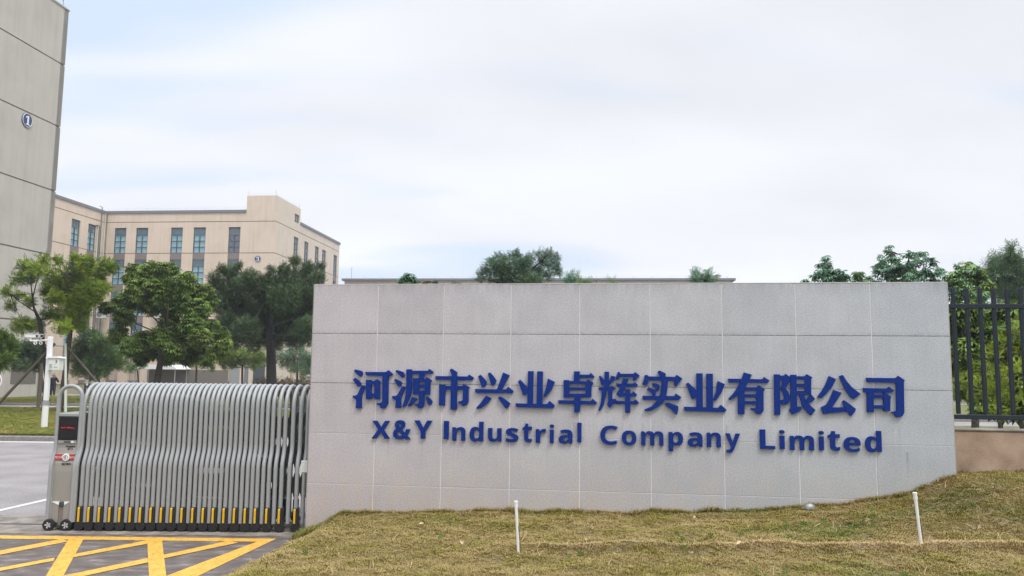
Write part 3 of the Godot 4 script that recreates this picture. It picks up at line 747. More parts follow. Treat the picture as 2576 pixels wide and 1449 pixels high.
func make_front_lawn() -> void:
	var step := 0.07
	var ns := int(15.6 / step)
	var nt := int(6.6 / step)
	var pts := []
	for i in ns + 1:
		for j in nt + 1:
			var s := -2.2 + i * step
			var t := -0.6 + j * step
			pts.append(wall_point(s, lawn_height(s, t), t))
	var st := fresh()
	for i in ns + 1:
		for j in nt + 1:
			var a: Vector3 = pts[i * (nt + 1) + j]
			var b: Vector3 = pts[mini(i + 1, ns) * (nt + 1) + j]
			var c: Vector3 = pts[i * (nt + 1) + mini(j + 1, nt)]
			var n := (c - a).cross(b - a).normalized()
			if n.length() < 0.5:
				n = Vector3.UP
			st.set_normal(n if n.y > 0 else -n)
			st.add_vertex(a)
	for i in ns:
		for j in nt:
			var k := [i * (nt + 1) + j, i * (nt + 1) + j + 1, (i + 1) * (nt + 1) + j + 1, (i + 1) * (nt + 1) + j]
			var hi := -1.0
			for q in k:
				hi = maxf(hi, pts[q].y)
			if hi < 0.0:
				continue
			for q in [k[0], k[2], k[1], k[0], k[3], k[2]]:
				st.add_index(q)
	structure("front_lawn", st, materials.lawn)


func blade_mesh(count: int, height: float, spread: float) -> ArrayMesh:
	var st := fresh()
	for i in count:
		var a := rng.randf() * TAU
		var o := Vector3(cos(a), 0, sin(a)) * rng.randf() * spread
		var lean := Vector3(rng.randfn(), 0, rng.randfn()) * 0.42 * height
		var h := height * rng.randf_range(0.55, 1.1)
		var w := Vector3(cos(a + 1.3), 0, sin(a + 1.3)) * 0.0022
		var mid := o + lean * 0.4 + Vector3(0, h * 0.6, 0)
		var tip := o + lean * 1.2 + Vector3(0, h * 0.95, 0)
		var n := (w.normalized().cross(Vector3.UP) * 0.25 + Vector3.UP).normalized()
		quad(st, o - w, o + w, mid + w * 0.8, mid - w * 0.8, n)
		tri(st, mid - w * 0.8, mid + w * 0.8, tip, n)
	return st.commit()


func scatter(called: String, mesh: Mesh, places: Array, m: Material, label: String, category: String) -> void:
	var mm := MultiMesh.new()
	mm.transform_format = MultiMesh.TRANSFORM_3D
	mm.use_colors = true
	mm.mesh = mesh
	mm.instance_count = places.size()
	for i in places.size():
		mm.set_instance_transform(i, places[i][0])
		mm.set_instance_color(i, places[i][1])
	var o := MultiMeshInstance3D.new()
	o.multimesh = mm
	o.material_override = m
	o.name = numbered(self, called)
	add_child(o, true)
	tag(o, label, category, "", "stuff")


func make_grass() -> void:
	var olive := Color(0.29, 0.25, 0.068)
	var straw := Color(0.5, 0.38, 0.22)
	var tan := Color(0.37, 0.29, 0.12)
	var green := Color(0.15, 0.185, 0.04)
	var places := []
	var tall := []
	for i in 250000:
		var s := rng.randf_range(-1.6, 12.6)
		var t := rng.randf_range(-0.42, 4.2)
		if s < 7.36 and t < 0.012:
			continue
		var p := wall_point(s, 0, t)
		if p.x < lawn_edge_x(p.z) + 0.02 + 0.12 * lump.get_noise_2d(p.x * 90.0, p.z * 90.0) or p.x > 0.72 * -p.z + 2.4:
			continue
		p.y = lawn_height(s, t) - 0.004
		var a := lump.get_noise_2d(p.x * 55.0, p.z * 90.0)
		var b := lump.get_noise_2d(p.x * 26.0 + 90.0, p.z * 40.0)
		var c := olive.lerp(tan, clampf(0.68 + a * 1.6, 0.0, 1.0))
		c = c.lerp(green, clampf(b * 1.5 + (s - 6.2) * 0.13 - 0.16, 0.0, 0.7))
		var ridge := exp(-pow((t - 1.78 - 0.015 * (s - 2.8) - 0.05 * lump.get_noise_2d(s * 40.0, 3.0)) / (0.07 + 0.012 * s), 2.0)) * smoothstep(2.4, 3.1, s)
		var gate_end := exp(-pow(s / 0.45, 2.0) - pow((t - 0.1) / 0.35, 2.0))
		c = c.lerp(straw, clampf(ridge * (0.75 + lump.get_noise_2d(s * 70.0, t * 70.0)), 0.0, 1.0))
		c = c.lerp(green, gate_end * 0.85)
		if rng.randf() < 0.07:
			c = c.lerp(straw * 1.15, 0.8)
		c *= rng.randf_range(0.87, 1.14)
		var foot := exp(-t / 0.07) if s < 7.36 else exp(-absf(t + 0.33) / 0.09)
		var k := rng.randf_range(0.65, 1.15) + foot * 0.4 * clampf(0.35 + lump.get_noise_2d(s * 75.0, 8.0) * 2.2, 0.0, 1.0) + gate_end * 0.7 + ridge * 0.25
		k *= 0.62 + 0.5 * clampf(0.5 + lump.get_noise_2d(p.x * 130.0, p.z * 130.0), 0.0, 1.0)
		var x := Transform3D(Basis.from_euler(Vector3(rng.randfn(0, 0.12), rng.randf() * TAU, rng.randfn(0, 0.12))).scaled(Vector3.ONE * k), p)
		if foot > 0.3 or gate_end > 0.4:
			tall.append([x, c])
		else:
			places.append([x, c])
	scatter("front_lawn_grass", blade_mesh(10, 0.03, 0.035), places, materials.blade, "short dry brown and olive grass covering the bank below the sign wall", "grass")
	scatter("wall_foot_grass", blade_mesh(11, 0.06, 0.03), tall, materials.blade, "taller grass tufts growing along the foot of the granite sign wall", "grass")
	places = []
	for i in 300:
		var s := rng.randf_range(-0.6, 10.0)
		var t := rng.randf_range(0.05, 3.6)
		var p := wall_point(s, 0, t)
		if lump.get_noise_2d(p.x * 26.0 + 90.0, p.z * 40.0) + (s - 6.2) * 0.06 < 0.02 or p.x < lawn_edge_x(p.z) + 0.1:
			continue
		p.y = lawn_height(s, t) + 0.008
		places.append([Transform3D(Basis(Vector3.BACK, PI * 0.5).rotated(Vector3.UP, rng.randf() * TAU).scaled(Vector3.ONE * rng.randf_range(0.13, 0.3)), p), Color(0.09, 0.16, 0.03) * rng.randf_range(0.8, 1.4)])
	scatter("lawn_weeds", leaf_mesh("whorl"), places, materials.leaf, "small green rosette weeds dotted through the dry grass of the bank", "weeds")
	places = []
	for i in 350:
		var s := rng.randf_range(-0.6, 10.0)
		var t := rng.randf_range(0.02, 3.6)
		var p := wall_point(s, 0, t)
		if p.x < lawn_edge_x(p.z) + 0.05 or absf(p.x) > 0.72 * -p.z:
			continue
		p.y = lawn_height(s, t)
		places.append([Transform3D(Basis.from_euler(Vector3(rng.randfn(0, 0.5), rng.randf() * TAU, rng.randfn(0, 0.5))).scaled(Vector3.ONE * rng.randf_range(0.9, 1.9)), p), straw * rng.randf_range(0.7, 1.15)])
	scatter("dead_straw", blade_mesh(3, 0.05, 0.03), places, materials.blade, "single pale dead straws standing out of the grass bank", "straw")
	places = []
	var turf := Color(0.2, 0.225, 0.035)
	for i in 42000:
		var near := i % 3 != 0
		var z := rng.randf_range(-37.3, -22.1) if near else rng.randf_range(-53.8, -42.9)
		var x0 := rng.randf_range(0.78 * z, -8.9)
		if near and x0 < 0.68 * z or (not near and x0 < 0.68 * z):
			continue
		var c := turf.lerp(Color(0.27, 0.22, 0.07), clampf(lump.get_noise_2d(x0 * 22.0, z * 22.0) * 1.4 + 0.25, 0.0, 0.75)) * rng.randf_range(0.75, 1.2)
		places.append([Transform3D(Basis(Vector3.UP, rng.randf() * TAU).scaled(Vector3(3.2, rng.randf_range(0.8, 1.5), 3.2)), Vector3(x0, 0.145, z)), c])
	scatter("inner_lawn_grass", blade_mesh(10, 0.055, 0.05), places, materials.blade, "mown yellowish green grass on the lawns behind the gate", "grass")


# ------------------------------------------------------------------ sign wall
func make_sign_wall() -> void:
	var root := thing("sign_wall", "grey granite slab wall carrying the company name in raised blue characters and letters", "sign wall", WALL_AT, WALL_YAW)
	var granite := granite_material()
	var st := fresh()
	box(st, Vector3(0.004, -0.06, -0.30), Vector3(WALL_LENGTH - 0.004, WALL_TOP - 0.008, -0.0042))
	put("grout", st, materials.grout, root)
	var cw := WALL_LENGTH / 9.0
	var jv := 0.0052
	var jh := 0.0028
	var ys := [WALL_TOP, WALL_TOP - 0.6, WALL_TOP - 1.2, WALL_TOP - 1.8, WALL_TOP - 2.4, -0.058]
	for r in 5:
		for c in 9:
			var lo := Vector2(c * cw + (jv if c > 0 else 0.0), ys[r + 1] + (jh if r < 4 else 0.0))
			var hi := Vector2((c + 1) * cw - (jv if c < 8 else 0.0), ys[r] - (jh if r > 0 else 0.0))
			slab("granite_slab", lo, hi, rng.randf_range(-0.0008, 0.0008), granite, root)
	for r in [1, 2]:
		st = fresh()
		for c in 9:
			box(st, Vector3(c * cw + 0.006, ys[r] - jh + 0.0004, -0.004), Vector3((c + 1) * cw - 0.006, ys[r] + jh - 0.0004, -0.0018 - 0.0003 * (c % 2)))
		put("dirty_joint", st, materials.dirty_joint, root)
	# ends, top and back are faced with slabs too
	for e in [0.0, 1.0]:
		for r in 5:
			st = fresh()
			var x0: float = -0.018 if e == 0.0 else WALL_LENGTH - 0.004
			box(st, Vector3(x0, ys[r + 1] + 0.002, -0.318), Vector3(x0 + 0.022, ys[r] - 0.002, -0.021))
			put("end_slab", st, plain_granite(), root)
	for c in 9:
		st = fresh()
		box(st, Vector3(c * cw + 0.003, WALL_TOP - 0.008, -0.318), Vector3((c + 1) * cw - 0.003, WALL_TOP + 0.002, -0.021))
		put("top_slab", st, plain_granite(), root)
		st = fresh()
		box(st, Vector3(c * cw + 0.003, -0.06, -0.32), Vector3((c + 1) * cw - 0.003, WALL_TOP - 0.010, -0.298))
		put("back_slab", st, plain_granite(), root)
	st = fresh()
	box(st, Vector3(-0.002, WALL_TOP + 0.0005, -0.020), Vector3(WALL_LENGTH + 0.002, WALL_TOP + 0.007, 0.003))
	put("top_joint", st, materials.grout, root)

	for k in CHARACTER_STROKES.size():
		st = fresh()
		var strokes: PackedStringArray = CHARACTER_STROKES[k].split(";")
		for i in strokes.size():
			var poly := PackedVector2Array()
			for q in strokes[i].split(" "):
				var n := q.split(",")
				poly.append(Vector2(float(n[0]) * 0.001, WALL_TOP + float(n[1]) * 0.001))
			prism(st, poly, 0.006, 0.033 + i * 0.00035)
		put("chinese_character", st, materials.blue, root)
	var font := SystemFont.new()
	font.font_names = PackedStringArray(["Droid Sans"])
	font.font_weight = 700
	for d in LETTERS:
		var t := TextMesh.new()
		t.font = font
		t.text = "l" if d[0] == "I" else d[0]   # the face's capital I has serifs, the photograph's is a plain bar
		t.font_size = 64
		t.pixel_size = 0.004
		t.depth = 0.022
		t.curve_step = 1.0
		var o := put("letter", t, materials.blue, root)
		var b := t.get_aabb()
		var sx: float = d[3] / b.size.x
		var sy: float = d[4] / b.size.y
		o.scale = Vector3(sx, sy, 1.0)
		o.position = Vector3(d[1] - b.position.x * sx, WALL_TOP + d[2] - b.position.y * sy, 0.018 - (b.position.z + b.size.z * 0.5))


func plain_granite() -> StandardMaterial3D:
	if not materials.has("plain_granite"):
		materials["plain_granite"] = speckled(Color(0.69, 0.672, 0.66), 0.05, 0.06, 1.0, 0.65, 0.12, 51)
	return materials["plain_granite"]


func slab(called: String, lo: Vector2, hi: Vector2, proud: float, m: Material, parent: Node) -> void:
	var st := fresh()
	var e := 0.0022
	var z0 := -0.022
	var z1 := proud
	var o := [Vector2(lo.x, lo.y), Vector2(hi.x, lo.y), Vector2(hi.x, hi.y), Vector2(lo.x, hi.y)]
	var f := [Vector2(lo.x + e, lo.y + e), Vector2(hi.x - e, lo.y + e), Vector2(hi.x - e, hi.y - e), Vector2(lo.x + e, hi.y - e)]
	var ns := [Vector3.DOWN, Vector3.RIGHT, Vector3.UP, Vector3.LEFT]
	face_uv(st, [Vector3(f[0].x, f[0].y, z1), Vector3(f[1].x, f[1].y, z1), Vector3(f[2].x, f[2].y, z1), Vector3(f[3].x, f[3].y, z1)], Vector3.BACK)
	for i in 4:
		var j := (i + 1) % 4
		face_uv(st, [Vector3(o[i].x, o[i].y, z1 - e), Vector3(o[j].x, o[j].y, z1 - e), Vector3(f[j].x, f[j].y, z1), Vector3(f[i].x, f[i].y, z1)], (ns[i] + Vector3.BACK).normalized())
		face_uv(st, [Vector3(o[i].x, o[i].y, z0), Vector3(o[j].x, o[j].y, z0), Vector3(o[j].x, o[j].y, z1 - e), Vector3(o[i].x, o[i].y, z1 - e)], ns[i])
	put(called, st, m, parent)


func face_uv(st: SurfaceTool, p: Array, n: Vector3) -> void:
	for t in [[0, 1, 2], [0, 2, 3]]:
		var a: Vector3 = p[t[0]]
		var b: Vector3 = p[t[1]]
		var c: Vector3 = p[t[2]]
		var order := [a, b, c] if (a - c).cross(a - b).dot(n) >= 0.0 else [a, c, b]
		for v in order:
			st.set_normal(n)
			st.set_uv(Vector2(v.x / WALL_LENGTH, (WALL_TOP - v.y) / 3.07))
			st.add_vertex(v)


# ------------------------------------------------------------------ retractable gate
func make_gate() -> void:
	var root := thing("retractable_gate", "folding gate of bent grey tubes with yellow reflectors and a wheeled drive cabinet", "gate", Vector3(-4.0, 0, -9.95))
	var o := Vector3(4.0, 0, 9.95)   # everything below is laid out in world metres and shifted to the root
	var z0 := -9.95
	# one hoop, in the plane across the gate
	var path := []
	var zb := -0.078
	var r := 0.27
	for q in [[0.105, 0.0], [0.5, 0.0], [0.76, 0.0], [0.82, zb * 0.12], [0.88, zb * 0.42], [0.94, zb * 0.76], [1.0, zb * 0.96], [1.06, zb], [1.25, zb], [1.48, zb]]:
		path.append(Vector3(0, q[0], q[1]))
	for i in range(1, 12):
		var a := PI * i / 12.0
		path.append(Vector3(0, 1.49 + sin(a) * r, zb - r + cos(a) * r))
	var back := path.slice(0, 10)
	back.reverse()
	for p in back:
		path.append(Vector3(0, p.y, 2.0 * (zb - r) - p.z))
	var st := fresh()
	tube(st, path, [0.0252], 10)
	var hoop_mesh := st.commit()
	var zc := zb - r

	st = fresh()   # housing of a foot
	bevel_box(st, Vector3(-0.024, 0.10, -0.045), Vector3(0.040, 0.296, 0.030), 0.006)
	bevel_box(st, Vector3(-0.024, 0.10, 2.0 * zc - 0.030), Vector3(0.040, 0.296, 2.0 * zc + 0.045), 0.006)
	bevel_box(st, Vector3(-0.02, 0.115, 2.0 * zc - 0.03), Vector3(0.02, 0.15, 0.03), 0.004)
	var foot_mesh := st.commit()
	st = fresh()   # reflector with its top bent over
	var rp := PackedVector2Array()
	for q in [[0.014, 0.112], [0.022, 0.112], [0.022, 0.265], [0.018, 0.281], [0.006, 0.29], [-0.006, 0.29], [-0.006, 0.284], [0.004, 0.283], [0.011, 0.276], [0.014, 0.262]]:
		rp.append(Vector2(q[0], q[1]))
	prism(st, rp, -0.008, 0.016, Transform3D(Basis(Vector3(0, 0, 1), Vector3(0, 1, 0), Vector3(-1, 0, 0)), Vector3(0, 0, 0.019)))
	var reflector_mesh := st.commit()
	st = fresh()
	disc_wheel(st, Vector3(0, 0.06, 0.004), 0.06, 0.03, 16)
	var wheel_mesh := st.commit()
	st = fresh()
	disc_wheel(st, Vector3(0, 0.06, 2.0 * zc - 0.005), 0.06, 0.024, 16)
	var rear_wheel_mesh := st.commit()

	var marks := [-5.22, -5.102, -4.976, -4.85, -4.729, -4.602, -4.481, -4.355, -4.229, -4.107, -3.981, -3.851, -3.725, -3.603, -3.474, -3.348, -3.218, -3.096, -2.958, -2.805, -2.617]
	var xs := [[-5.285, false]]
	for i in marks.size():
		xs.append([marks[i] + 0.012, true])
		xs.append([(marks[i] + marks[i + 1]) * 0.5 + 0.012 if i < marks.size() - 1 else -2.518, false])
	xs.append([-2.43, false])
	xs.append([-2.34, false])
	for i in xs.size():
		var at := o + Vector3(xs[i][0], 0, z0 - 0.03 * (xs[i][0] + 5.22) / 2.7)
		var h := put("hoop", hoop_mesh, materials.tube, root)
		h.position = at
		if xs[i][1]:
			put("foot_housing", foot_mesh, materials.black, root).position = at
			put("reflector", reflector_mesh, materials.reflector, root).position = at
			put("wheel", wheel_mesh, materials.rubber, root).position = at
			put("wheel", rear_wheel_mesh, materials.rubber, root).position = at
		if i < xs.size() - 1:
			var w: float = xs[i + 1][0] - xs[i][0]
			st = fresh()
			for k in 3:
				var y0 := 0.36 + k * 0.36
				var y1 := y0 + 0.34
				for sgn in [0.0, 1.0]:
					var p := Vector3(0.0, lerpf(y0, y1, sgn), zc + (0.012 if sgn else -0.012))
					var q := Vector3(w, lerpf(y1, y0, sgn), p.z)
					link_bar(st, p, q)
				for y in [y0, y1]:
					tube(st, [Vector3(0, y, zc - 0.03), Vector3(0, y, zc + 0.03)], [0.012], 6)
			put("lattice_link", st, materials.link, root).position = at
	# the white latch plate on the end post beside the wall
	st = fresh()
	bevel_box(st, Vector3(-2.555, 0.72, -10.02), Vector3(-2.475, 0.86, -9.952), 0.004, Transform3D(Basis.IDENTITY, o))
	put("latch_plate", st, materials.off_white, root)
	gate_head(root, o)


func link_bar(st: SurfaceTool, p: Vector3, q: Vector3) -> void:
	var d := (q - p)
	var n := Vector3(-d.y, d.x, 0).normalized() * 0.024
	var e := Vector3(0, 0, 0.003)
	quad(st, p - n + e, q - n + e, q + n + e, p + n + e, Vector3.BACK)
	quad(st, p - n - e, q - n - e, q + n - e, p + n - e, Vector3.FORWARD)
	quad(st, p + n - e, q + n - e, q + n + e, p + n + e, n.normalized())
	quad(st, p - n - e, q - n - e, q - n + e, p - n + e, -n.normalized())


func gate_head(root: Node3D, o: Vector3) -> void:
	var x := Transform3D(Basis.IDENTITY, o)
	var zf := -9.93
	var xl := -5.597
	var xr := -5.312
	# the arch, its legs bent outward below
	for rear in [false]:
		var st := fresh()
		var z: float = -10.50 if rear else zf - 0.022
		var s := -1.0 if rear else 1.0
		var path := []
		for q in [[0.10, 0.075], [0.7, 0.07], [0.8, 0.062], [0.9, 0.02], [0.97, 0.0], [1.3, 0.0], [1.58, 0.0]]:
			path.append(o + Vector3(xl, q[0], z + (q[1] - 0.06) * s))
		var rad := (xr - xl) * 0.5
		for i in range(1, 12):
			var a := PI * i / 12.0
			path.append(o + Vector3(xl + rad - cos(a) * rad, 1.595 + sin(a) * rad, z - 0.06 * s))
		for q in [[1.58, 0.0], [1.3, 0.0], [0.97, 0.0], [0.9, 0.02], [0.8, 0.062], [0.7, 0.07], [0.10, 0.075]]:
			path.append(o + Vector3(xr, q[0], z + (q[1] - 0.06) * s))
		tube(st, path, [0.025], 12)
		put("arch_tube", st, materials.tube, root)
	# cabinet: side profile bulging outward below, drawn across its width
	var st := fresh()
	var prof := PackedVector2Array()
	for q in [[-9.955, 0.09], [-9.955, 0.70], [-9.962, 0.80], [-10.0, 0.92], [-10.01, 0.98], [-10.01, 1.365], [-10.42, 1.365], [-10.42, 0.98], [-10.43, 0.92], [-10.47, 0.80], [-10.475, 0.70], [-10.475, 0.09]]:
		prof.append(Vector2(-q[0], q[1]))
	prism(st, prof, xl + 0.024, xr - 0.024, Transform3D(Basis(Vector3(0, 0, -1), Vector3(0, 1, 0), Vector3(1, 0, 0)), o))
	var cab := put("cabinet", st, materials.cabinet, root)
	st = fresh()
	bevel_box(st, Vector3(xl + 0.02, 1.362, -10.425), Vector3(xr - 0.018, 1.405, -9.99), 0.006, x)
	put("cabinet_lid", st, materials.silver, cab)
	st = fresh()
	bevel_box(st, Vector3(xl + 0.026, 1.075, -10.009), Vector3(xr - 0.026, 1.360, -9.993), 0.004, x)
	put("screen_frame", st, materials.black, cab)
	st = fresh()
	box(st, Vector3(xl + 0.036, 1.086, -9.9935), Vector3(xr - 0.036, 1.350, -9.9905), x)
	put("screen", st, materials.screen, cab)
	# a row of red characters, worn down to dashes, lit on the display
	st = fresh()
	for q in [[0.062, 0.010, 0.010], [0.075, 0.012, 0.006], [0.095, 0.008, 0.012], [0.108, 0.006, 0.004], [0.123, 0.005, 0.006], [0.138, 0.006, 0.010], [0.150, 0.012, 0.012], [0.166, 0.014, 0.008], [0.184, 0.016, 0.005], [0.203, 0.014, 0.006]]:
		box(st, Vector3(xl + q[0], 1.222, -9.9904), Vector3(xl + q[0] + q[1], 1.222 + q[2], -9.9892), x)
	put("led_display", st, materials.led, cab)
	st = fresh()
	bevel_box(st, Vector3(xl + 0.03, 1.036, -10.009), Vector3(xr - 0.03, 1.072, -9.996), 0.003, x)
	put("name_strip", st, materials.silver, cab)
	st = fresh()
	box(st, Vector3(xl + 0.10, 1.043, -9.9958), Vector3(xl + 0.185, 1.064, -9.9945), x)
	put("name_plate", st, materials.link, cab)
	st = fresh()
	box(st, Vector3(xl + 0.19, 1.041, -9.9958), Vector3(xl + 0.225, 1.067, -9.9945), x)
	put("name_plate", st, materials.off_white, cab)
	cabinet_text("HongMen", Vector3(-5.415, 0.998, -10.007), 0.022, materials.black, cab, o)
	small_characters([HONG, MEN], Vector3(-5.446, 0.958, -10.004), 0.024, 0.036, materials.black, cab, o)
	# red band with a toothed emblem in its middle
	st = fresh()
	box(st, Vector3(xl + 0.026, 0.838, -9.993), Vector3(-5.472, 0.906, -9.962), x)
	box(st, Vector3(-5.398, 0.838, -9.993), Vector3(xr - 0.026, 0.906, -9.962), x)
	put("red_band", st, materials.red_band, cab)
	small_characters([HONG, MEN, KAI], Vector3(-5.566, 0.858, -9.9615), 0.026, 0.031, materials.off_white, cab, o)
	small_characters([KAI, MEN, HONG], Vector3(-5.392, 0.858, -9.9615), 0.022, 0.026, materials.off_white, cab, o)
	st = fresh()
	var gear := PackedVector2Array()
	for i in 48:
		var a := TAU * i / 48.0
		var rr := 0.046 if (i % 4) < 2 else 0.037
		gear.append(Vector2(cos(a), sin(a)) * rr)
	prism(st, gear, 0.0, 0.022, Transform3D(Basis.IDENTITY, o + Vector3(-5.434, 0.872, -9.972)))
	var em := put("gear_emblem", st, materials.white, cab)
	st = fresh()
	var ring := []
	for i in 25:
		var a := TAU * i / 24.0
		ring.append(o + Vector3(-5.434 + cos(a) * 0.024, 0.872 + sin(a) * 0.024, -9.949))
	tube(st, ring, [0.0022], 5, false)
	for a in [0.3, 1.55, 2.8]:
		box(st, Vector3(-0.003, -0.003, 0.0), Vector3(0.003, 0.02, 0.003), Transform3D(Basis(Vector3.BACK, a), o + Vector3(-5.434, 0.872, -9.951)))
	put("emblem_mark", st, materials.link, cab)
	small_characters([HONG, MEN, DIAN, QI], Vector3(-5.478, 0.778, -9.957), 0.026, 0.028, materials.black, cab, o)
	# skirt with white triangular wings and a dark latch
	st = fresh()
	prism(st, PackedVector2Array([Vector2(xl + 0.03, 0.342), Vector2(-5.468, 0.342), Vector2(-5.476, 0.302)]), -9.956, -9.944, x)
	prism(st, PackedVector2Array([Vector2(xr - 0.03, 0.342), Vector2(-5.414, 0.342), Vector2(-5.410, 0.302)]), -9.956, -9.944, x)
	put("white_wing", st, materials.white, cab)
	st = fresh()
	bevel_box(st, Vector3(-5.47, 0.285, -9.956), Vector3(-5.412, 0.346, -9.93), 0.01, x)
	put("latch", st, materials.link, cab)
	st = fresh()
	prism(st, PackedVector2Array([Vector2(xl + 0.03, 0.336), Vector2(xl + 0.03, 0.10), Vector2(-5.478, 0.10), Vector2(-5.478, 0.300)]), -9.956, -9.948, x)
	put("skirt_panel", st, materials.cabinet, cab)
	st = fresh()
	prism(st, PackedVector2Array([Vector2(xr - 0.03, 0.336), Vector2(xr - 0.03, 0.10), Vector2(-5.418, 0.10), Vector2(-5.418, 0.300)]), -9.956, -9.948, x)
	put("skirt_panel", st, materials.cabinet, cab)
	st = fresh()
	box(st, Vector3(-5.477, 0.06, -9.96), Vector3(-5.419, 0.29, -9.9535), x)
	put("skirt_channel", st, materials.shutter, cab)
	for zz in [-9.925, -10.505]:
		for xx in [-5.568, -5.357]:
			st = fresh()
			disc_wheel(st, o + Vector3(xx, 0.071, zz), 0.071, 0.026, 22, 0.038)
			var w := put("drive_wheel", st, materials.rubber, root)
			st = fresh()
			var out := 1.0 if zz > -10.2 else -1.0
			for k in 5:
				var b := Basis(Vector3.BACK, TAU * k / 5.0 + 0.3)
				prism(st, PackedVector2Array([Vector2(-0.004, 0.006), Vector2(0.004, 0.006), Vector2(0.011, 0.038), Vector2(-0.011, 0.038)]), -0.008, 0.008, Transform3D(b, o + Vector3(xx, 0.071, zz + 0.016 * out)))
			put("rim", st, materials.rim, w)
			st = fresh()
			disc_wheel(st, o + Vector3(xx, 0.071, zz), 0.04, 0.012, 16)
			put("hub", st, materials.black, w)
	st = fresh()
	bevel_box(st, Vector3(xl + 0.03, 0.03, -10.47), Vector3(xr - 0.03, 0.10, -9.96), 0.006, x)
	put("axle_beam", st, materials.link, cab)


func cabinet_text(text: String, at: Vector3, high: float, m: Material, parent: Node, o: Vector3) -> void:
	var t := TextMesh.new()
	var font := SystemFont.new()
	font.font_names = PackedStringArray(["Droid Serif"])
	font.font_weight = 700
	t.font = font
	t.text = text
	t.font_size = 32
	t.pixel_size = high / 30.0
	t.depth = 0.003
	var n := put("maker_name", t, m, parent)
	n.position = o + at


# small characters as strokes in a unit square: x0, y0, x1, y1
const HONG = "0.28,1.0 0.08,0.72;0.08,0.72 0.36,0.7;0.36,0.86 0.06,0.4;0.06,0.4 0.4,0.46;0.04,0.12 0.42,0.22;0.5,0.86 0.96,0.86;0.73,0.86 0.73,0.1;0.44,0.08 1.0,0.08"
const MEN = "0.2,1.0 0.32,0.86;0.14,0.76 0.14,0.0;0.42,0.9 0.92,0.9;0.92,0.9 0.92,0.04;0.92,0.04 0.78,0.08"
const KAI = "0.1,0.92 0.9,0.92;0.02,0.52 0.98,0.52;0.34,0.92 0.32,0.4;0.32,0.4 0.1,0.0;0.68,0.92 0.68,0.0"
const DIAN = "0.14,0.86 0.86,0.86;0.14,0.86 0.14,0.34;0.86,0.86 0.86,0.34;0.14,0.6 0.86,0.6;0.14,0.34 0.86,0.34;0.5,1.0 0.5,0.08;0.5,0.08 0.98,0.08"
const QI = "0.24,1.0 0.06,0.74;0.2,0.86 0.92,0.86;0.2,0.68 0.8,0.68;0.12,0.5 0.76,0.5;0.76,0.5 0.8,0.1;0.8,0.1 0.98,0.06"


func small_characters(list: Array, at: Vector3, size: float, pitch: float, m: Material, parent: Node, o: Vector3) -> void:
	for i in list.size():
		var st := fresh()
		var k := 0
		for s in list[i].split(";"):
			var e: PackedStringArray = s.split(" ")
			var a := e[0].split(",")
			var b := e[1].split(",")
			var p := Vector2(float(a[0]), float(a[1])) * size
			var q := Vector2(float(b[0]), float(b[1])) * size
			var d := (q - p).normalized()
			var n := Vector2(-d.y, d.x) * size * 0.06
			d *= size * 0.05
			prism(st, PackedVector2Array([p - d - n, q + d - n, q + d + n, p - d + n]), 0.0, 0.003 + k * 0.0001, Transform3D(Basis.IDENTITY, o + at + Vector3(i * pitch, 0, 0)))
			k += 1
		put("maker_character", st, m, parent)


# ------------------------------------------------------------------ buildings
func facade(walls: SurfaceTool, grooves: SurfaceTool, x: Transform3D, u0: float, u1: float, y0: float, y1: float, columns: Array, top: float, lines: Array) -> void:
	# x: along the face, z: outward. Solid piers between the window columns, cut by recessed groove lines
	var cuts := [y0]
	for l in lines:
		if l > y0 and l < y1:
			cuts.append(l)
	cuts.append(y1)
	for i in cuts.size() - 1:
		var lo: float = cuts[i] + (0.045 if i > 0 else 0.0)
		var hi: float = cuts[i + 1] - (0.045 if i < cuts.size() - 2 else 0.0)
		if lo >= top - 0.01 or columns.is_empty():
			box(walls, Vector3(u0, lo, -0.45), Vector3(u1, hi, 0), x)
		else:
			var spans := []
			var a := u0
			for c in columns:
				spans.append([a, c[0]])
				a = c[1]
			spans.append([a, u1])
			for s in spans:
				box(walls, Vector3(s[0], lo, -0.45), Vector3(s[1], minf(hi, top), 0), x)
			if hi > top:
				box(walls, Vector3(u0, top, -0.45), Vector3(u1, hi, 0), x)
		if i > 0:
			if cuts[i] > top or columns.is_empty():
				box(grooves, Vector3(u0 + 0.05, cuts[i] - 0.045, -0.42), Vector3(u1 - 0.05, cuts[i] + 0.045, -0.05), x)
			else:
				var b := u0 + 0.05
				for c in columns:
					box(grooves, Vector3(b, cuts[i] - 0.045, -0.42), Vector3(c[0] - 0.01, cuts[i] + 0.045, -0.05), x)
					b = c[1] + 0.01
				box(grooves, Vector3(b, cuts[i] - 0.045, -0.42), Vector3(u1 - 0.05, cuts[i] + 0.045, -0.05), x)


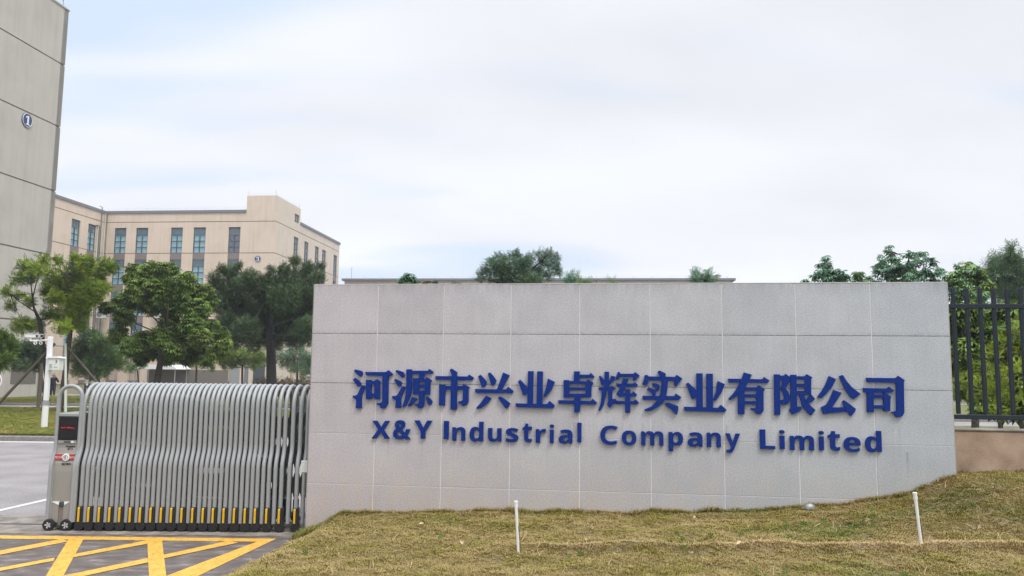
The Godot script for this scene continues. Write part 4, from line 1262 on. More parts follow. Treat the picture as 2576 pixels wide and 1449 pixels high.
func make_window(w: float, h: float, transom: float, rows: int, curtained: bool, open_sash: bool) -> Node3D:
	# origin at the middle of the sill, facing z
	var o := Node3D.new()
	var st := fresh()
	var f := 0.07
	var hw := w * 0.5
	box(st, Vector3(-hw, 0, -0.08), Vector3(-hw + f, h, 0.0))
	box(st, Vector3(hw - f, 0, -0.08), Vector3(hw, h, 0.0))
	box(st, Vector3(-hw + f, 0, -0.08), Vector3(hw - f, f, 0.0))
	box(st, Vector3(-hw + f, h - f, -0.08), Vector3(hw - f, h, 0.0))
	var low := h - transom
	if transom > 0.0:
		box(st, Vector3(-hw + f, low - f, -0.08), Vector3(hw - f, low, 0.0))
	box(st, Vector3(-0.055, f, -0.08), Vector3(0.055, low - f, 0.004))
	for r in range(1, rows):
		var y := low * r / rows
		box(st, Vector3(-hw + f, y - 0.045, -0.082), Vector3(-0.055, y + 0.045, -0.002))
		box(st, Vector3(0.055, y - 0.045, -0.082), Vector3(hw - f, y + 0.045, -0.002))
	put("frame", st, materials.window_frame, o)
	st = fresh()
	quad(st, Vector3(-hw + 0.02, 0.02, -0.05), Vector3(hw - 0.02, 0.02, -0.05), Vector3(hw - 0.02, h - 0.02, -0.05), Vector3(-hw + 0.02, h - 0.02, -0.05), Vector3.BACK)
	put("pane", st, materials.glass if curtained else materials.grey_glass, o)
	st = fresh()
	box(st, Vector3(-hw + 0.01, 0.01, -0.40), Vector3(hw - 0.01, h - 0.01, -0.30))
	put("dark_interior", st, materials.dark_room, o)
	if curtained:
		st = fresh()
		var n := 40
		var step := (w - 0.12) / n
		for i in n:
			if i == n / 2 or i == n / 2 - 1:
				continue
			var xa := -hw + 0.06 + i * step
			var za := -0.16 + 0.035 * sin(i * 1.9)
			var zb := -0.16 + 0.035 * sin((i + 1) * 1.9)
			quad(st, Vector3(xa, 0.05, za), Vector3(xa + step, 0.05, zb), Vector3(xa + step, low - 0.05, zb), Vector3(xa, low - 0.05, za), Vector3(za - zb, 0, step).normalized())
		put("curtain", st, materials.curtain, o)
	if open_sash:
		st = fresh()
		var b := Transform3D(Basis(Vector3.RIGHT, -0.36), Vector3(0, low / rows * 1.0 - 0.05, 0.02))
		var sh := low / rows - 0.1
		for e in [[-hw + 0.05, -hw + 0.1, -sh, 0.0], [-0.05, 0.0, -sh, 0.0], [-hw + 0.1, -0.05, -0.05, 0.0], [-hw + 0.1, -0.05, -sh, -sh + 0.05]]:
			box(st, Vector3(e[0], e[2], 0), Vector3(e[1], e[3], 0.04), b)
		box(st, Vector3(-hw + 0.1, -sh + 0.05, 0.012), Vector3(-0.05, -0.05, 0.02), b)
		put("open_sash", st, materials.curtain if curtained else materials.silver, o)
	return o


func number_sign(root: Node3D, digit: String, r: float, x: Transform3D) -> void:
	var st := fresh()
	var disc := PackedVector2Array()
	for i in 40:
		disc.append(Vector2(cos(TAU * i / 40), sin(TAU * i / 40)) * r)
	prism(st, disc, 0.004, 0.05, x)
	var sign_part := put("number_sign", st, materials.navy, root)
	st = fresh()
	var ring := []
	for i in 41:
		ring.append(x * Vector3(cos(TAU * i / 40) * r * 0.9, sin(TAU * i / 40) * r * 0.9, 0.05))
	tube(st, ring, [r * 0.045], 6, false)
	put("ring", st, materials.white, sign_part)
	var t := TextMesh.new()
	var font := SystemFont.new()
	font.font_names = PackedStringArray(["Droid Serif"])
	font.font_weight = 700
	t.font = font
	t.text = digit
	t.font_size = 64
	t.pixel_size = r * 1.25 / 46.0
	t.depth = 0.03
	var o := put("digit", t, materials.white, sign_part)
	var b := t.get_aabb()
	o.transform = x * Transform3D(Basis.IDENTITY, Vector3(-b.get_center().x, -b.get_center().y, 0.066))


func make_tower() -> void:
	var root := thing("tower_block", "tall beige plain-walled factory block with a round blue number 1 sign, at the left edge", "building", Vector3(-30.32, 0, -52.1), BUILDING_YAW)
	var walls := fresh()
	var grooves := fresh()
	var lines := [4.92, 9.36, 13.62, 17.99, 22.24]
	var side := Transform3D(Basis(Vector3(0, 0, -1), Vector3.UP, Vector3(1, 0, 0)), Vector3.ZERO)   # x runs away from the camera, z faces right
	facade(walls, grooves, side, -34.0, 0.0, 0.0, 26.1, [], 0.0, lines)
	facade(walls, grooves, Transform3D(Basis(Vector3(-1, 0, 0), Vector3.UP, Vector3(0, 0, -1)), Vector3.ZERO), 0.0, 20.0, 0.0, 26.1, [], 0.0, lines)
	box(walls, Vector3(-20.0, 0, 0.452), Vector3(-0.452, 25.4, 33.5))
	put("wall", walls, materials.tower_wall, root)
	put("groove", grooves, materials.tower_groove, root)
	var st := fresh()
	box(st, Vector3(-20.1, 26.1, -0.06), Vector3(0.06, 26.2, 34.0))
	put("coping", st, materials.tower_wall, root)
	st = fresh()
	for z in [0.2, 3.0, 6.0, 9.0]:
		tube(st, [Vector3(-0.3, 26.2, z), Vector3(-0.3, 27.0, z)], [0.02], 5)
	tube(st, [Vector3(-0.3, 26.75, 0.2), Vector3(-0.3, 26.75, 20.0)], [0.012], 5)
	put("lightning_rod", st, materials.coping, root)
	number_sign(root, "1", 0.47, Transform3D(Basis(Vector3(0, 0, -1), Vector3.UP, Vector3(1, 0, 0)), Vector3(0, 17.45, 3.16)))
	st = fresh()
	for i in 12:
		bevel_box(st, Vector3(0.002, 0.98 + i * 0.09, 0.62), Vector3(0.03, 1.06 + i * 0.09, 2.86), 0.008)
	put("shutter", st, materials.shutter, root)
	st = fresh()
	box(st, Vector3(0.002, 0.3, -0.02), Vector3(0.04, 2.2, 0.22))
	put("corner_guard", st, materials.groove, root)


func make_factory() -> void:
	var root := thing("factory_building", "beige five storey factory with columns of blue curtained windows and a round number 3 sign", "building", Vector3(-31.85, 0, -106.0), BUILDING_YAW)
	var walls := fresh()
	var grooves := fresh()
	var side_walls := fresh()
	var lines := [4.76, 9.06, 13.36, 17.66, 21.97]
	var front_cols := [[-22.8, -21.12], [-19.7, -17.98], [-14.7, -13.02], [-11.48, -9.76], [-6.53, -4.88]]
	var side_cols := [[6.75, 8.55], [10.95, 12.7], [15.6, 17.35], [18.85, 20.75], [24.5, 26.35]]
	var wing_cols := [[-17.6, -15.9], [-13.0, -11.3], [-6.96, -5.2], [-3.52, -1.84]]
	var front := Transform3D(Basis.IDENTITY, Vector3.ZERO)
	var side := Transform3D(Basis(Vector3(0, 0, -1), Vector3.UP, Vector3(1, 0, 0)), Vector3.ZERO)
	var wing := Transform3D(Basis(Vector3(0, 0, -1), Vector3.UP, Vector3(1, 0, 0)), Vector3(-24.3, 0, 0))
	facade(walls, grooves, front, -24.3, -0.001, 0.0, 23.2, front_cols, 21.2, lines)
	facade(side_walls, grooves, side, 0.452, 27.4, 0.0, 23.2, side_cols, 21.1, lines)
	facade(walls, grooves, wing, -24.0, -0.002, 0.0, 23.2, wing_cols, 21.2, lines)
	box(walls, Vector3(-24.3, 0, -27.4), Vector3(-0.46, 22.6, -1.0))
	box(walls, Vector3(-44.0, 0, -20.0), Vector3(-24.76, 22.6, 24.0))
	# the stair block that stands above the roof at the corner
	box(walls, Vector3(-4.15, 23.2, -9.0), Vector3(-0.3, 25.5, -0.002))
	box(side_walls, Vector3(-0.298, 23.2, -9.0), Vector3(-0.001, 25.5, -8.53))
	box(side_walls, Vector3(-0.298, 23.2, -6.7), Vector3(-0.001, 25.5, -0.001))
	box(side_walls, Vector3(-0.298, 24.4, -8.53), Vector3(-0.001, 25.5, -6.7))
	put("wall", walls, materials.beige, root)
	put("side_wall", side_walls, materials.pale, root)
	put("groove", grooves, materials.groove, root)
	var st := fresh()
	box(st, Vector3(-24.2, 23.2, -0.5), Vector3(-4.15, 23.55, 0.14))
	box(st, Vector3(-24.8, 23.2, 0.142), Vector3(-24.16, 23.55, 24.0))
	box(st, Vector3(-0.5, 23.2, -27.5), Vector3(0.14, 23.55, -9.002))
	put("coping", st, materials.coping, root)
	st = fresh()
	for p in [[-4.0, -0.15], [-0.15, -0.15], [-0.15, -8.8]]:
		tube(st, [Vector3(p[0], 25.5, p[1]), Vector3(p[0], 26.3, p[1])], [0.015], 5)
	tube(st, [Vector3(-4.0, 25.75, -0.15), Vector3(-0.15, 25.75, -0.15), Vector3(-0.15, 25.75, -8.8)], [0.008], 5)
	for i in 8:
		tube(st, [Vector3(-24.0 + i * 2.8, 23.55, -0.1), Vector3(-24.0 + i * 2.8, 23.95, -0.1)], [0.01], 5)
	tube(st, [Vector3(-24.0, 23.85, -0.1), Vector3(-4.4, 23.85, -0.1)], [0.006], 5)
	put("lightning_rod", st, materials.coping, root)
	number_sign(root, "3", 0.47, Transform3D(Basis.IDENTITY, Vector3(-2.27, 16.85, 0)))

	var curtained := make_window(1.68, 3.5, 1.02, 3, true, false)
	var plain_win := make_window(1.76, 3.42, 0.0, 4, false, false)
	var sash_win := make_window(1.76, 3.42, 0.0, 4, false, true)
	var small_win := make_window(1.8, 1.98, 0.0, 2, false, false)
	var half_open := make_window(1.68, 3.5, 1.02, 3, false, false)
	for row in 5:
		var y := 17.68 - 4.3 * row
		for f in [[front, front_cols, 0], [side, side_cols, 1], [wing, wing_cols, 2]]:
			var x: Transform3D = f[0]
			for i in f[1].size():
				var c: Array = f[1][i]
				var mid: float = (c[0] + c[1]) * 0.5
				var source := curtained
				if f[2] == 1:
					source = sash_win if (i + row) % 3 != 1 and i < 3 else plain_win
				elif f[2] == 0 and i == 4:
					source = half_open
				if y > 3.0:
					var w: Node3D = source.duplicate()
					w.name = numbered(root, "window")
					root.add_child(w, true)
					w.transform = x * Transform3D(Basis.IDENTITY, Vector3(mid, y + (0.0 if f[2] != 1 else 0.0), -0.12))
				st = fresh()
				var top := y - 0.001
				box(st, Vector3(c[0] + 0.002, maxf(0.0, top - 0.86), -0.40), Vector3(c[1] - 0.002, top, -0.10), x)
				put("spandrel", st, materials.spandrel, root)
	var bw: Node3D = small_win
	bw.name = numbered(root, "window")
	root.add_child(bw, true)
	bw.transform = side * Transform3D(Basis.IDENTITY, Vector3(7.62, 22.42, -0.12))
	for w in [curtained, plain_win, sash_win, half_open]:
		w.free()
	# ground floor doors
	for d in [[-8.95, -8.3, 0.0, 2.4, "off_white"], [-5.4, -4.05, 0.0, 2.5, "silver"], [-3.4, -2.85, 0.0, 2.4, "coping"], [-2.2, -0.6, 0.0, 2.6, "window_frame"], [-16.5, -14.5, 0.0, 2.6, "shutter"]]:
		st = fresh()
		bevel_box(st, Vector3(d[0], d[2] + 0.01, 0.003), Vector3(d[1], d[3], 0.06), 0.02)
		for i in 3:
			box(st, Vector3(lerpf(d[0], d[1], 0.12), d[2] + 0.25 + i * 0.75, 0.06), Vector3(lerpf(d[0], d[1], 0.88), d[2] + 0.85 + i * 0.75, 0.075))
		put("door", st, materials[d[4]], root)
	# rain pipes in the inner corner
	for p in [[-24.2, 0.12, 0.06, "off_white", 23.2], [-23.95, 0.1, 0.05, "shutter", 23.2]]:
		st = fresh()
		tube(st, [Vector3(p[0], 0.1, p[1]), Vector3(p[0], p[4], p[1])], [p[2]], 8)
		put("rain_pipe", st, materials[p[3]], root)
	for p in [[0.98, 0.06, 23.9], [1.35, 0.09, 21.2], [1.62, 0.07, 21.3]]:
		st = fresh()
		tube(st, [Vector3(-24.18, 0.1, p[0]), Vector3(-24.18, p[2], p[0]), Vector3(-24.18, p[2] + 0.02, p[0] + 0.5)], [p[1]], 8)
		put("rain_pipe", st, materials.shutter if p[0] < 1.5 else materials.off_white, root)


func make_air_conditioner(at: Vector3, label: String) -> void:
	var root := thing("air_conditioner", label, "air conditioner", at, BUILDING_YAW, "air conditioners on the factory wall")
	var st := fresh()
	bevel_box(st, Vector3(-0.62, 0.12, 0.08), Vector3(0.62, 1.2, 0.55), 0.04)
	put("casing", st, materials.off_white, root)
	st = fresh()
	disc_wheel(st, Vector3(-0.15, 0.66, 0.545), 0.4, 0.02, 20)
	put("fan_grille", st, materials.coping, root)
	st = fresh()
	for x in [-0.5, 0.5]:
		box(st, Vector3(x - 0.03, 0.06, 0.0), Vector3(x + 0.03, 0.119, 0.6))
	put("bracket", st, materials.coping, root)


func make_far_factory() -> void:
	var root := thing("long_building", "long low beige building whose grey eaves show above the middle of the sign wall", "building", Vector3(-27.4, 0, -130.0), BUILDING_YAW)
	var st := fresh()
	box(st, Vector3(0, 0, -18), Vector3(62.0, 16.7, 0))
	put("wall", st, materials.pale, root)
	st = fresh()
	box(st, Vector3(-0.35, 16.72, -18.3), Vector3(62.5, 17.06, 0.45))
	put("eaves", st, materials.coping, root)
	st = fresh()
	for i in 22:
		tube(st, [Vector3(0.4 + i * 2.9, 17.06, 0.0), Vector3(0.4 + i * 2.9, 17.42, 0.0)], [0.02], 5)
	tube(st, [Vector3(0.4, 17.36, 0.0), Vector3(61.3, 17.36, 0.0)], [0.007], 5)
	tube(st, [Vector3(1.2, 17.06, 0.2), Vector3(1.2, 19.0, 0.2)], [0.03], 5)
	put("lightning_rod", st, materials.coping, root)
	st = fresh()
	for p in [[4.5, 6.2], [8.0, 10.0], [33.5, 36.0]]:
		box(st, Vector3(p[0], 17.06, -3), Vector3(p[1], 17.3, -2))
	put("roof_vent", st, materials.spandrel, root)
	st = fresh()
	box(st, Vector3(58.9, 17.06, -6), Vector3(60.75, 17.85, -3.0))
	put("roof_cabin", st, materials.pale, root)
	st = fresh()
	box(st, Vector3(58.8, 17.85, -6.1), Vector3(60.85, 17.92, -2.9))
	put("cabin_roof", st, materials.coping, root)
	for x in [59.12, 59.96]:
		st = fresh()
		box(st, Vector3(x, 17.16, -3.02), Vector3(x + 0.68, 17.45, -2.97))
		put("window", st, materials.window_frame, root)
	st = fresh()
	for i in 9:
		box(st, Vector3(3 + i * 6.6, 11.5, -0.02), Vector3(5.4 + i * 6.6, 14.5, 0.03))
	put("window_strip", st, materials.window_frame, root)


func make_shelter() -> void:
	var root := thing("shelter", "white sheet-roofed shelter with a brown wall beyond the trees, above the gate", "shelter", Vector3(-32.2, 0, -74.0), BUILDING_YAW)
	var st := fresh()
	var roof := PackedVector2Array([Vector2(-2.1, 2.0), Vector2(2.1, 2.0), Vector2(2.1, 2.08), Vector2(1.5, 2.4), Vector2(-1.5, 2.4), Vector2(-2.1, 2.08)])
	prism(st, roof, -1.5, 1.2)
	put("roof", st, materials.white, root)
	st = fresh()
	box(st, Vector3(-1.9, 0, -1.4), Vector3(5.8, 1.96, -1.25))
	put("wall", st, materials.shutter, root)
	for x in [-1.9, 1.9]:
		for z in [-1.1, 1.0]:
			st = fresh()
			tube(st, [Vector3(x, 0, z), Vector3(x, 2.0, z)], [0.05], 6)
			put("post", st, materials.silver, root)


# ------------------------------------------------------------------ fence on the right
func make_fence() -> void:
	var at := wall_point(7.358, 0, -0.35)
	var root := thing("bar_fence", "dark grey steel bar fence standing on the low brown wall", "fence", at, WALL_YAW)
	for i in 28:
		var x := 0.195 + 0.1455 * i
		var st := fresh()
		bevel_box(st, Vector3(x - 0.02, 1.548, -0.02), Vector3(x + 0.02, 2.98, 0.02), 0.003)
		tube(st, [Vector3(x, 2.98, 0), Vector3(x, 3.005, 0)], [0.018, 0.004], 4)
		put("bar", st, materials.fence, root)
	for y in [1.515, 2.775]:
		var st := fresh()
		bevel_box(st, Vector3(0.0, y - 0.026, -0.027), Vector3(4.6, y + 0.026, 0.027), 0.004)
		put("rail", st, materials.fence, root)
	for x in [0.04, 2.4, 4.56]:
		var st := fresh()
		bevel_box(st, Vector3(x - 0.03, 1.38, -0.033), Vector3(x + 0.03, 1.4885, 0.033), 0.004)
		put("foot", st, materials.fence, root)
	var low := thing("low_wall", "low brown rendered wall under the bar fence, right of the granite wall", "wall", at, WALL_YAW)
	var st := fresh()
	bevel_box(st, Vector3(0.022, -0.05, -0.12), Vector3(6.5, 1.36, 0.11), 0.01)
	put("wall", st, materials.render_wall, low)
	st = fresh()
	bevel_box(st, Vector3(0.022, 1.362, -0.13), Vector3(6.5, 1.388, 0.12), 0.008)
	put("coping", st, materials.apron, low)


# ------------------------------------------------------------------ trees
func leaflet(st: SurfaceTool, base: Vector3, dir: Vector3, up: Vector3, length: float, width: float, droop: float) -> void:
	# two folded halves, bent in the middle
	var side := dir.cross(up).normalized() * width * 0.5
	var mid := base + dir * length * 0.5 - up * droop * length * 0.12
	var tip := base + dir * length * (1.0 - droop * 0.15) - up * droop * length * 0.5
	var fold := up * width * 0.14
	for s in [-1.0, 1.0]:
		var n: Vector3 = (up + side.normalized() * s * -0.3).normalized()
		tri(st, base, mid + side * s + fold, mid, n)
		tri(st, mid, mid + side * s + fold, tip, n)


func leaf_mesh(kind: String) -> Mesh:
	if leaf_meshes.has(kind):
		return leaf_meshes[kind]
	var st := fresh()
	match kind:
		"feather":   # a compound leaf: pairs of slim leaflets along a stalk
			for i in 6:
				var x := 0.06 + i * 0.05
				for s in [-1.0, 1.0]:
					leaflet(st, Vector3(x, -0.01 * i * i * 0.12, 0), Vector3(0.55, -0.1, s).normalized(), Vector3.UP, 0.13 - 0.008 * i, 0.042, 0.3)
			leaflet(st, Vector3(0.36, -0.04, 0), Vector3(1, -0.2, 0).normalized(), Vector3.UP, 0.1, 0.04, 0.3)
		"palmate":   # drooping leaflets in a whorl at the end of a stalk
			for i in 8:
				var a := TAU * i / 8.0 + 0.2
				leaflet(st, Vector3(0.1, 0, 0), Vector3(cos(a), -0.12, sin(a)).normalized(), Vector3.UP, 0.25 + 0.03 * (i % 3), 0.09, 0.8)
		"whorl":   # flatter, narrower whorl
			for i in 8:
				var a := TAU * i / 8.0
				leaflet(st, Vector3(0.05, 0, 0), Vector3(cos(a), 0.12, sin(a)).normalized(), Vector3.UP, 0.17 + 0.03 * (i % 2), 0.052, 0.8)
		"twig":   # small leaves alternating along a twig
			for i in 9:
				var s := -1.0 if i % 2 else 1.0
				leaflet(st, Vector3(0.03 + i * 0.034, 0.004 * i, 0), Vector3(0.7, 0.15 * s, s).normalized(), Vector3(0, 1, 0.2 * s).normalized(), 0.075, 0.036, 0.2)
		"needle":
			for i in 14:
				var a := i * 2.4
				leaflet(st, Vector3(0.02 + i * 0.02, 0, 0), Vector3(0.8, cos(a) * 0.6, sin(a) * 0.8).normalized(), Vector3.UP, 0.085, 0.016, 0.2)
		"palm":
			for i in 10:
				for s in [-1.0, 1.0]:
					leaflet(st, Vector3(0.05 + i * 0.045, 0.05 * sin(i * 0.3), 0), Vector3(0.6, 0.1, s).normalized(), Vector3.UP, 0.17 - i * 0.008, 0.024, 0.5)
	leaf_meshes[kind] = st.commit()
	return leaf_meshes[kind]


func make_tree(called: String, label: String, category: String, clumps: Array, base: Vector3, girth: float, kind: String, density: float, size: float, tint: Color, other: Color, bark: Material, spread := 0.35, group := "", droop := 0.0, filter := 0) -> Node3D:
	var root := thing(called, label, category, base, 0.0, group)
	var list := []
	for c in clumps:
		list.append([c[0] - base, c[1]])
	# trunk to a fork, then limbs to the clumps
	var middle := Vector3.ZERO
	var low := 1e9
	var high := -1e9
	for c in list:
		middle += c[0] / list.size()
		low = minf(low, c[0].y - c[1])
		high = maxf(high, c[0].y)
	var fork := Vector3(middle.x * 0.45, maxf(low + (high - low) * 0.18, 0.4), middle.z * 0.45)
	var st := fresh()
	var lean := Vector3(rng.randfn(0, 0.03), 0, rng.randfn(0, 0.03)) * fork.y
	tube(st, [Vector3(0, -0.15, 0), Vector3(0, 0.12, 0), fork * 0.35 + lean, fork * 0.7 + lean * 0.5, fork, fork.lerp(middle, 0.5), middle + Vector3(0, (high - middle.y) * 0.6, 0)], [girth * 1.5, girth * 1.1, girth, girth * 0.9, girth * 0.8, girth * 0.4, girth * 0.1], 9)
	var mains := []
	for i in list.size():
		var c: Array = list[i]
		var start: Vector3
		var thick := 1.0
		if i % 5 == 0 or mains.is_empty():
			start = fork.lerp(middle, clampf((c[0].y - fork.y) / maxf(high - fork.y, 0.1) * 0.7, 0.0, 0.8))
		else:
			var best: Array = mains[0]
			for q in mains:
				if q[1].distance_to(c[0]) < best[1].distance_to(c[0]):
					best = q
			start = best[0].lerp(best[1], rng.randf_range(0.25, 0.75))
			thick = 0.55
		var bend: Vector3 = start.lerp(c[0], 0.55) + Vector3(0, -0.07, 0) * c[0].distance_to(start) + Vector3(rng.randfn(), rng.randfn(), rng.randfn()) * 0.06
		if thick > 0.9:
			mains.append([bend, c[0]])
		tube(st, [start, bend, c[0], c[0] + (c[0] - bend).normalized() * c[1] * 0.4], [girth * 0.27 * thick, girth * 0.18 * thick, girth * 0.09 * thick, girth * 0.03], 6)
	put("trunk", st, bark, root)
	var mm := MultiMesh.new()
	mm.transform_format = MultiMesh.TRANSFORM_3D
	mm.use_colors = true
	mm.mesh = leaf_mesh(kind)
	var places := []
	for c in list:
		var n := int(density * c[1] * c[1]) + 2
		var hue := rng.randf()
		var shade := rng.randf_range(0.82, 1.16)
		for i in n:
			var d := Vector3(rng.randfn(), rng.randfn() * 0.9, rng.randfn()).normalized()
			var q := pow(rng.randf(), spread)
			var p: Vector3 = c[0] + d * c[1] * q * rng.randf_range(0.85, 1.12)
			var axis := (d * 0.8 + Vector3(rng.randfn(), rng.randfn() * 0.6, rng.randfn()) * 0.45 + Vector3(0, 0.25 - droop, 0)).normalized()
			if kind == "twig" or kind == "feather":
				axis = (d * 0.35 + Vector3(rng.randfn(), rng.randfn() * 0.7 + 0.3, rng.randfn()) * 0.7).normalized()
			if kind == "palmate" or kind == "whorl":
				axis = Vector3(axis.x, axis.y * 0.35, axis.z).normalized()
			var side := axis.cross(Vector3.UP + Vector3(rng.randfn(), 0, rng.randfn()) * 0.25).normalized()
			var up := side.cross(axis).normalized()
			var b := Basis(axis, up, -side).scaled(Vector3.ONE * size * rng.randf_range(0.75, 1.2))
			if b.determinant() < 0.0:
				b.z = -b.z
			var col := tint.lerp(other, clampf(hue * 0.7 + rng.randfn(0.1, 0.22), 0.0, 1.0)) * (shade * rng.randf_range(0.8, 1.22))
			places.append([Transform3D(b, p - axis * 0.12 * size), col])
	mm.instance_count = places.size()
	for i in places.size():
		mm.set_instance_transform(i, places[i][0])
		mm.set_instance_color(i, places[i][1])
	var o := MultiMeshInstance3D.new()
	o.multimesh = mm
	o.material_override = materials.leaf
	o.name = "crown"
	o.set_meta("kind", "stuff")
	root.add_child(o, true)
	return root


func clumps_of(key: String) -> Array:
	var out := []
	for c in CLUMPS[key].split(";"):
		var n: PackedStringArray = c.split(",")
		out.append([Vector3(float(n[0]), float(n[1]), float(n[2])), float(n[3])])
	return out


func make_trees() -> void:
	var bright := Color(0.25, 0.33, 0.03)
	var bright2 := Color(0.15, 0.24, 0.024)
	var mid := Color(0.115, 0.195, 0.04)
	var mid2 := Color(0.19, 0.26, 0.055)
	var dark := Color(0.075, 0.13, 0.06)
	var dark2 := Color(0.10, 0.145, 0.065)
	var teal := Color(0.15, 0.28, 0.185)
	var teal2 := Color(0.10, 0.2, 0.135)
	var bark: Material = materials.bark
	var dbark: Material = materials.dark_bark
	var left := []
	var right := []
	for c in clumps_of("A"):
		if c[0].x < -19.75:
			left.append(c)
		else:
			right.append(c)
	make_tree("young_tree", "bright green feathery tree with spreading bare limbs left of the white camera pole", "tree", left, Vector3(-19.72, 0.12, -34.2), 0.11, "feather", 1050, 0.8, bright, bright2, dbark, 0.4)
	make_tree("young_tree", "bright green feathery tree behind the gate cabinet, held by wooden props", "tree", right, Vector3(-18.95, 0.12, -34.0), 0.12, "feather", 1200, 0.8, bright, bright2, bark, 0.4)
	make_tree("broadleaf_tree", "rounded green tree with large drooping leaves in whorls, behind the middle of the gate", "tree", clumps_of("B"), Vector3(-15.75, 0.0, -36.0), 0.15, "palmate", 1050, 0.85, mid, mid2, bark, 0.4, "", 0.25)
	make_tree("dense_tree", "dark dense fine-leaved tree with a thick trunk beside the left end of the granite wall", "tree", clumps_of("C"), Vector3(-11.95, 0.0, -40.0), 0.26, "twig", 3000, 0.78, dark, dark2, dbark, 0.42)
	make_tree("shade_tree", "low dark green bushy tree behind the right-hand wooden prop", "tree", clumps_of("D"), Vector3(-23.4, 0.0, -46.0), 0.12, "twig", 1500, 1, dark, mid, dbark)
	make_tree("shade_tree", "low dark green tree behind the camera pole, in front of the grey shutter", "tree", clumps_of("E"), Vector3(-25.2, 0.12, -44.0), 0.1, "twig", 1500, 1, dark, dark2, dbark)
	make_tree("shade_tree", "mid green tree cut by the left edge of the picture above the red sign", "tree", clumps_of("F"), Vector3(-25.5, 0.0, -40.0), 0.11, "feather", 1000, 0.95, mid, bright2, dbark)
	make_tree("garden_tree", "small yellowish green tree between the dark tree's trunk and the white shelter", "tree", clumps_of("H1"), Vector3(-20.1, 0, -60.0), 0.09, "twig", 800, 1.4, mid2, bright2, bark)
	make_tree("garden_tree", "small grey green tree right of the dark tree's trunk, beside the granite wall", "tree", clumps_of("H2"), Vector3(-14.6, 0, -55.0), 0.09, "twig", 800, 1.3, dark2, teal, bark)
	var far := []
	var far2 := []
	for c in clumps_of("H3"):
		if c[0].x < -25.5:
			far.append(c)
		else:
			far2.append(c)
	make_tree("garden_tree", "small pale green tree seen left of the white shelter roof", "tree", far, Vector3(-26.8, 0, -58.0), 0.07, "twig", 800, 1.3, mid2, teal, bark)
	make_tree("garden_tree", "small green tree under the big drooping-leaved crown, right of the white shelter", "tree", far2, Vector3(-22.6, 0, -58.0), 0.08, "twig", 800, 1.4, mid, mid2, bark)

	make_tree("round_tree", "dark green tree rising above the middle of the granite wall", "tree", clumps_of("M"), Vector3(0.4, 0, -30.0), 0.14, "twig", 1900, 0.8, teal2, dark2, dbark, 0.4)
	make_tree("sapling", "large-leaved sapling top peeping over the wall left of the round tree", "tree", clumps_of("S1"), Vector3(-2.88, 0, -22.0), 0.04, "palmate", 900, 0.5, teal2, mid, bark)
	make_tree("sapling", "row of reddish leaf tips over the wall's edge between sapling and round tree", "shrub", clumps_of("S1b"), Vector3(-2.0, 0, -21.5), 0.03, "whorl", 1800, 0.55, Color(0.16, 0.1, 0.045), teal2, bark)
	make_tree("sapling", "wispy grey green sapling over the wall right of the round tree", "tree", clumps_of("S2"), Vector3(1.5, 0, -20.0), 0.035, "needle", 2000, 0.85, teal2, teal, bark)
	make_tree("sapling", "small pale green shoots over the wall's edge, third growth right of the round tree", "shrub", clumps_of("S3"), Vector3(2.0, 0, -19.0), 0.03, "needle", 2200, 0.7, mid2, teal, bark)
	make_tree("palm_like_shrub", "spiky leaved shrub showing over the wall before the roof cabin of the long building", "shrub", clumps_of("S4"), Vector3(5.8, 0, -24.0), 0.05, "palm", 1500, 0.75, teal, teal2, bark)
	make_tree("whorled_tree", "smallest leafy tip over the granite wall left of the pyramid-shaped whorled tree", "tree", clumps_of("R0"), Vector3(7.75, 0, -21.0), 0.03, "palmate", 300, 0.55, teal, teal2, bark)
	make_tree("whorled_tree", "pyramid-shaped tree of drooping leaf whorls over the right part of the granite wall", "tree", clumps_of("R1"), Vector3(8.85, 0, -22.0), 0.07, "palmate", 360, 0.62, teal2, teal, bark, 0.42)
	make_tree("whorled_tree", "low rounded whorled tree between the pyramid-shaped and the tall one over the wall", "tree", clumps_of("R1b"), Vector3(10.05, 0, -23.0), 0.06, "palmate", 260, 0.6, teal, mid2, bark, 0.42)
	make_tree("whorled_tree", "tallest and widest whorled tree over the granite wall, with a spire-like leader", "tree", clumps_of("R2"), Vector3(11.9, 0, -24.0), 0.09, "palmate", 320, 0.6, teal, teal2, bark, 0.42)
	make_tree("whorled_tree", "broad green whorled tree right behind the end of the granite wall", "tree", clumps_of("R3"), Vector3(12.0, 0, -21.0), 0.09, "palmate", 460, 0.6, mid2, teal, bark, 0.42)
	make_tree("conifer", "dark conifer with a pointed top at the right edge above the fence", "tree", clumps_of("R4"), Vector3(17.8, 0, -28.0), 0.13, "needle", 1300, 1.5, Color(0.12, 0.21, 0.145), Color(0.15, 0.2, 0.12), dbark, 0.4)
	make_tree("hedge_shrub", "mass of mid green layered shrubs behind the fence bars", "shrub", clumps_of("G1"), Vector3(10.4, 0, -17.2), 0.05, "palmate", 1500, 0.7, mid2, mid, dbark, 0.4)
	make_tree("hedge_shrub", "bright yellow green shrub close behind the fence bars", "shrub", clumps_of("G2"), Vector3(8.45, 0, -14.0), 0.035, "feather", 800, 0.45, Color(0.28, 0.34, 0.03), Color(0.12, 0.19, 0.025), bark, 0.4)

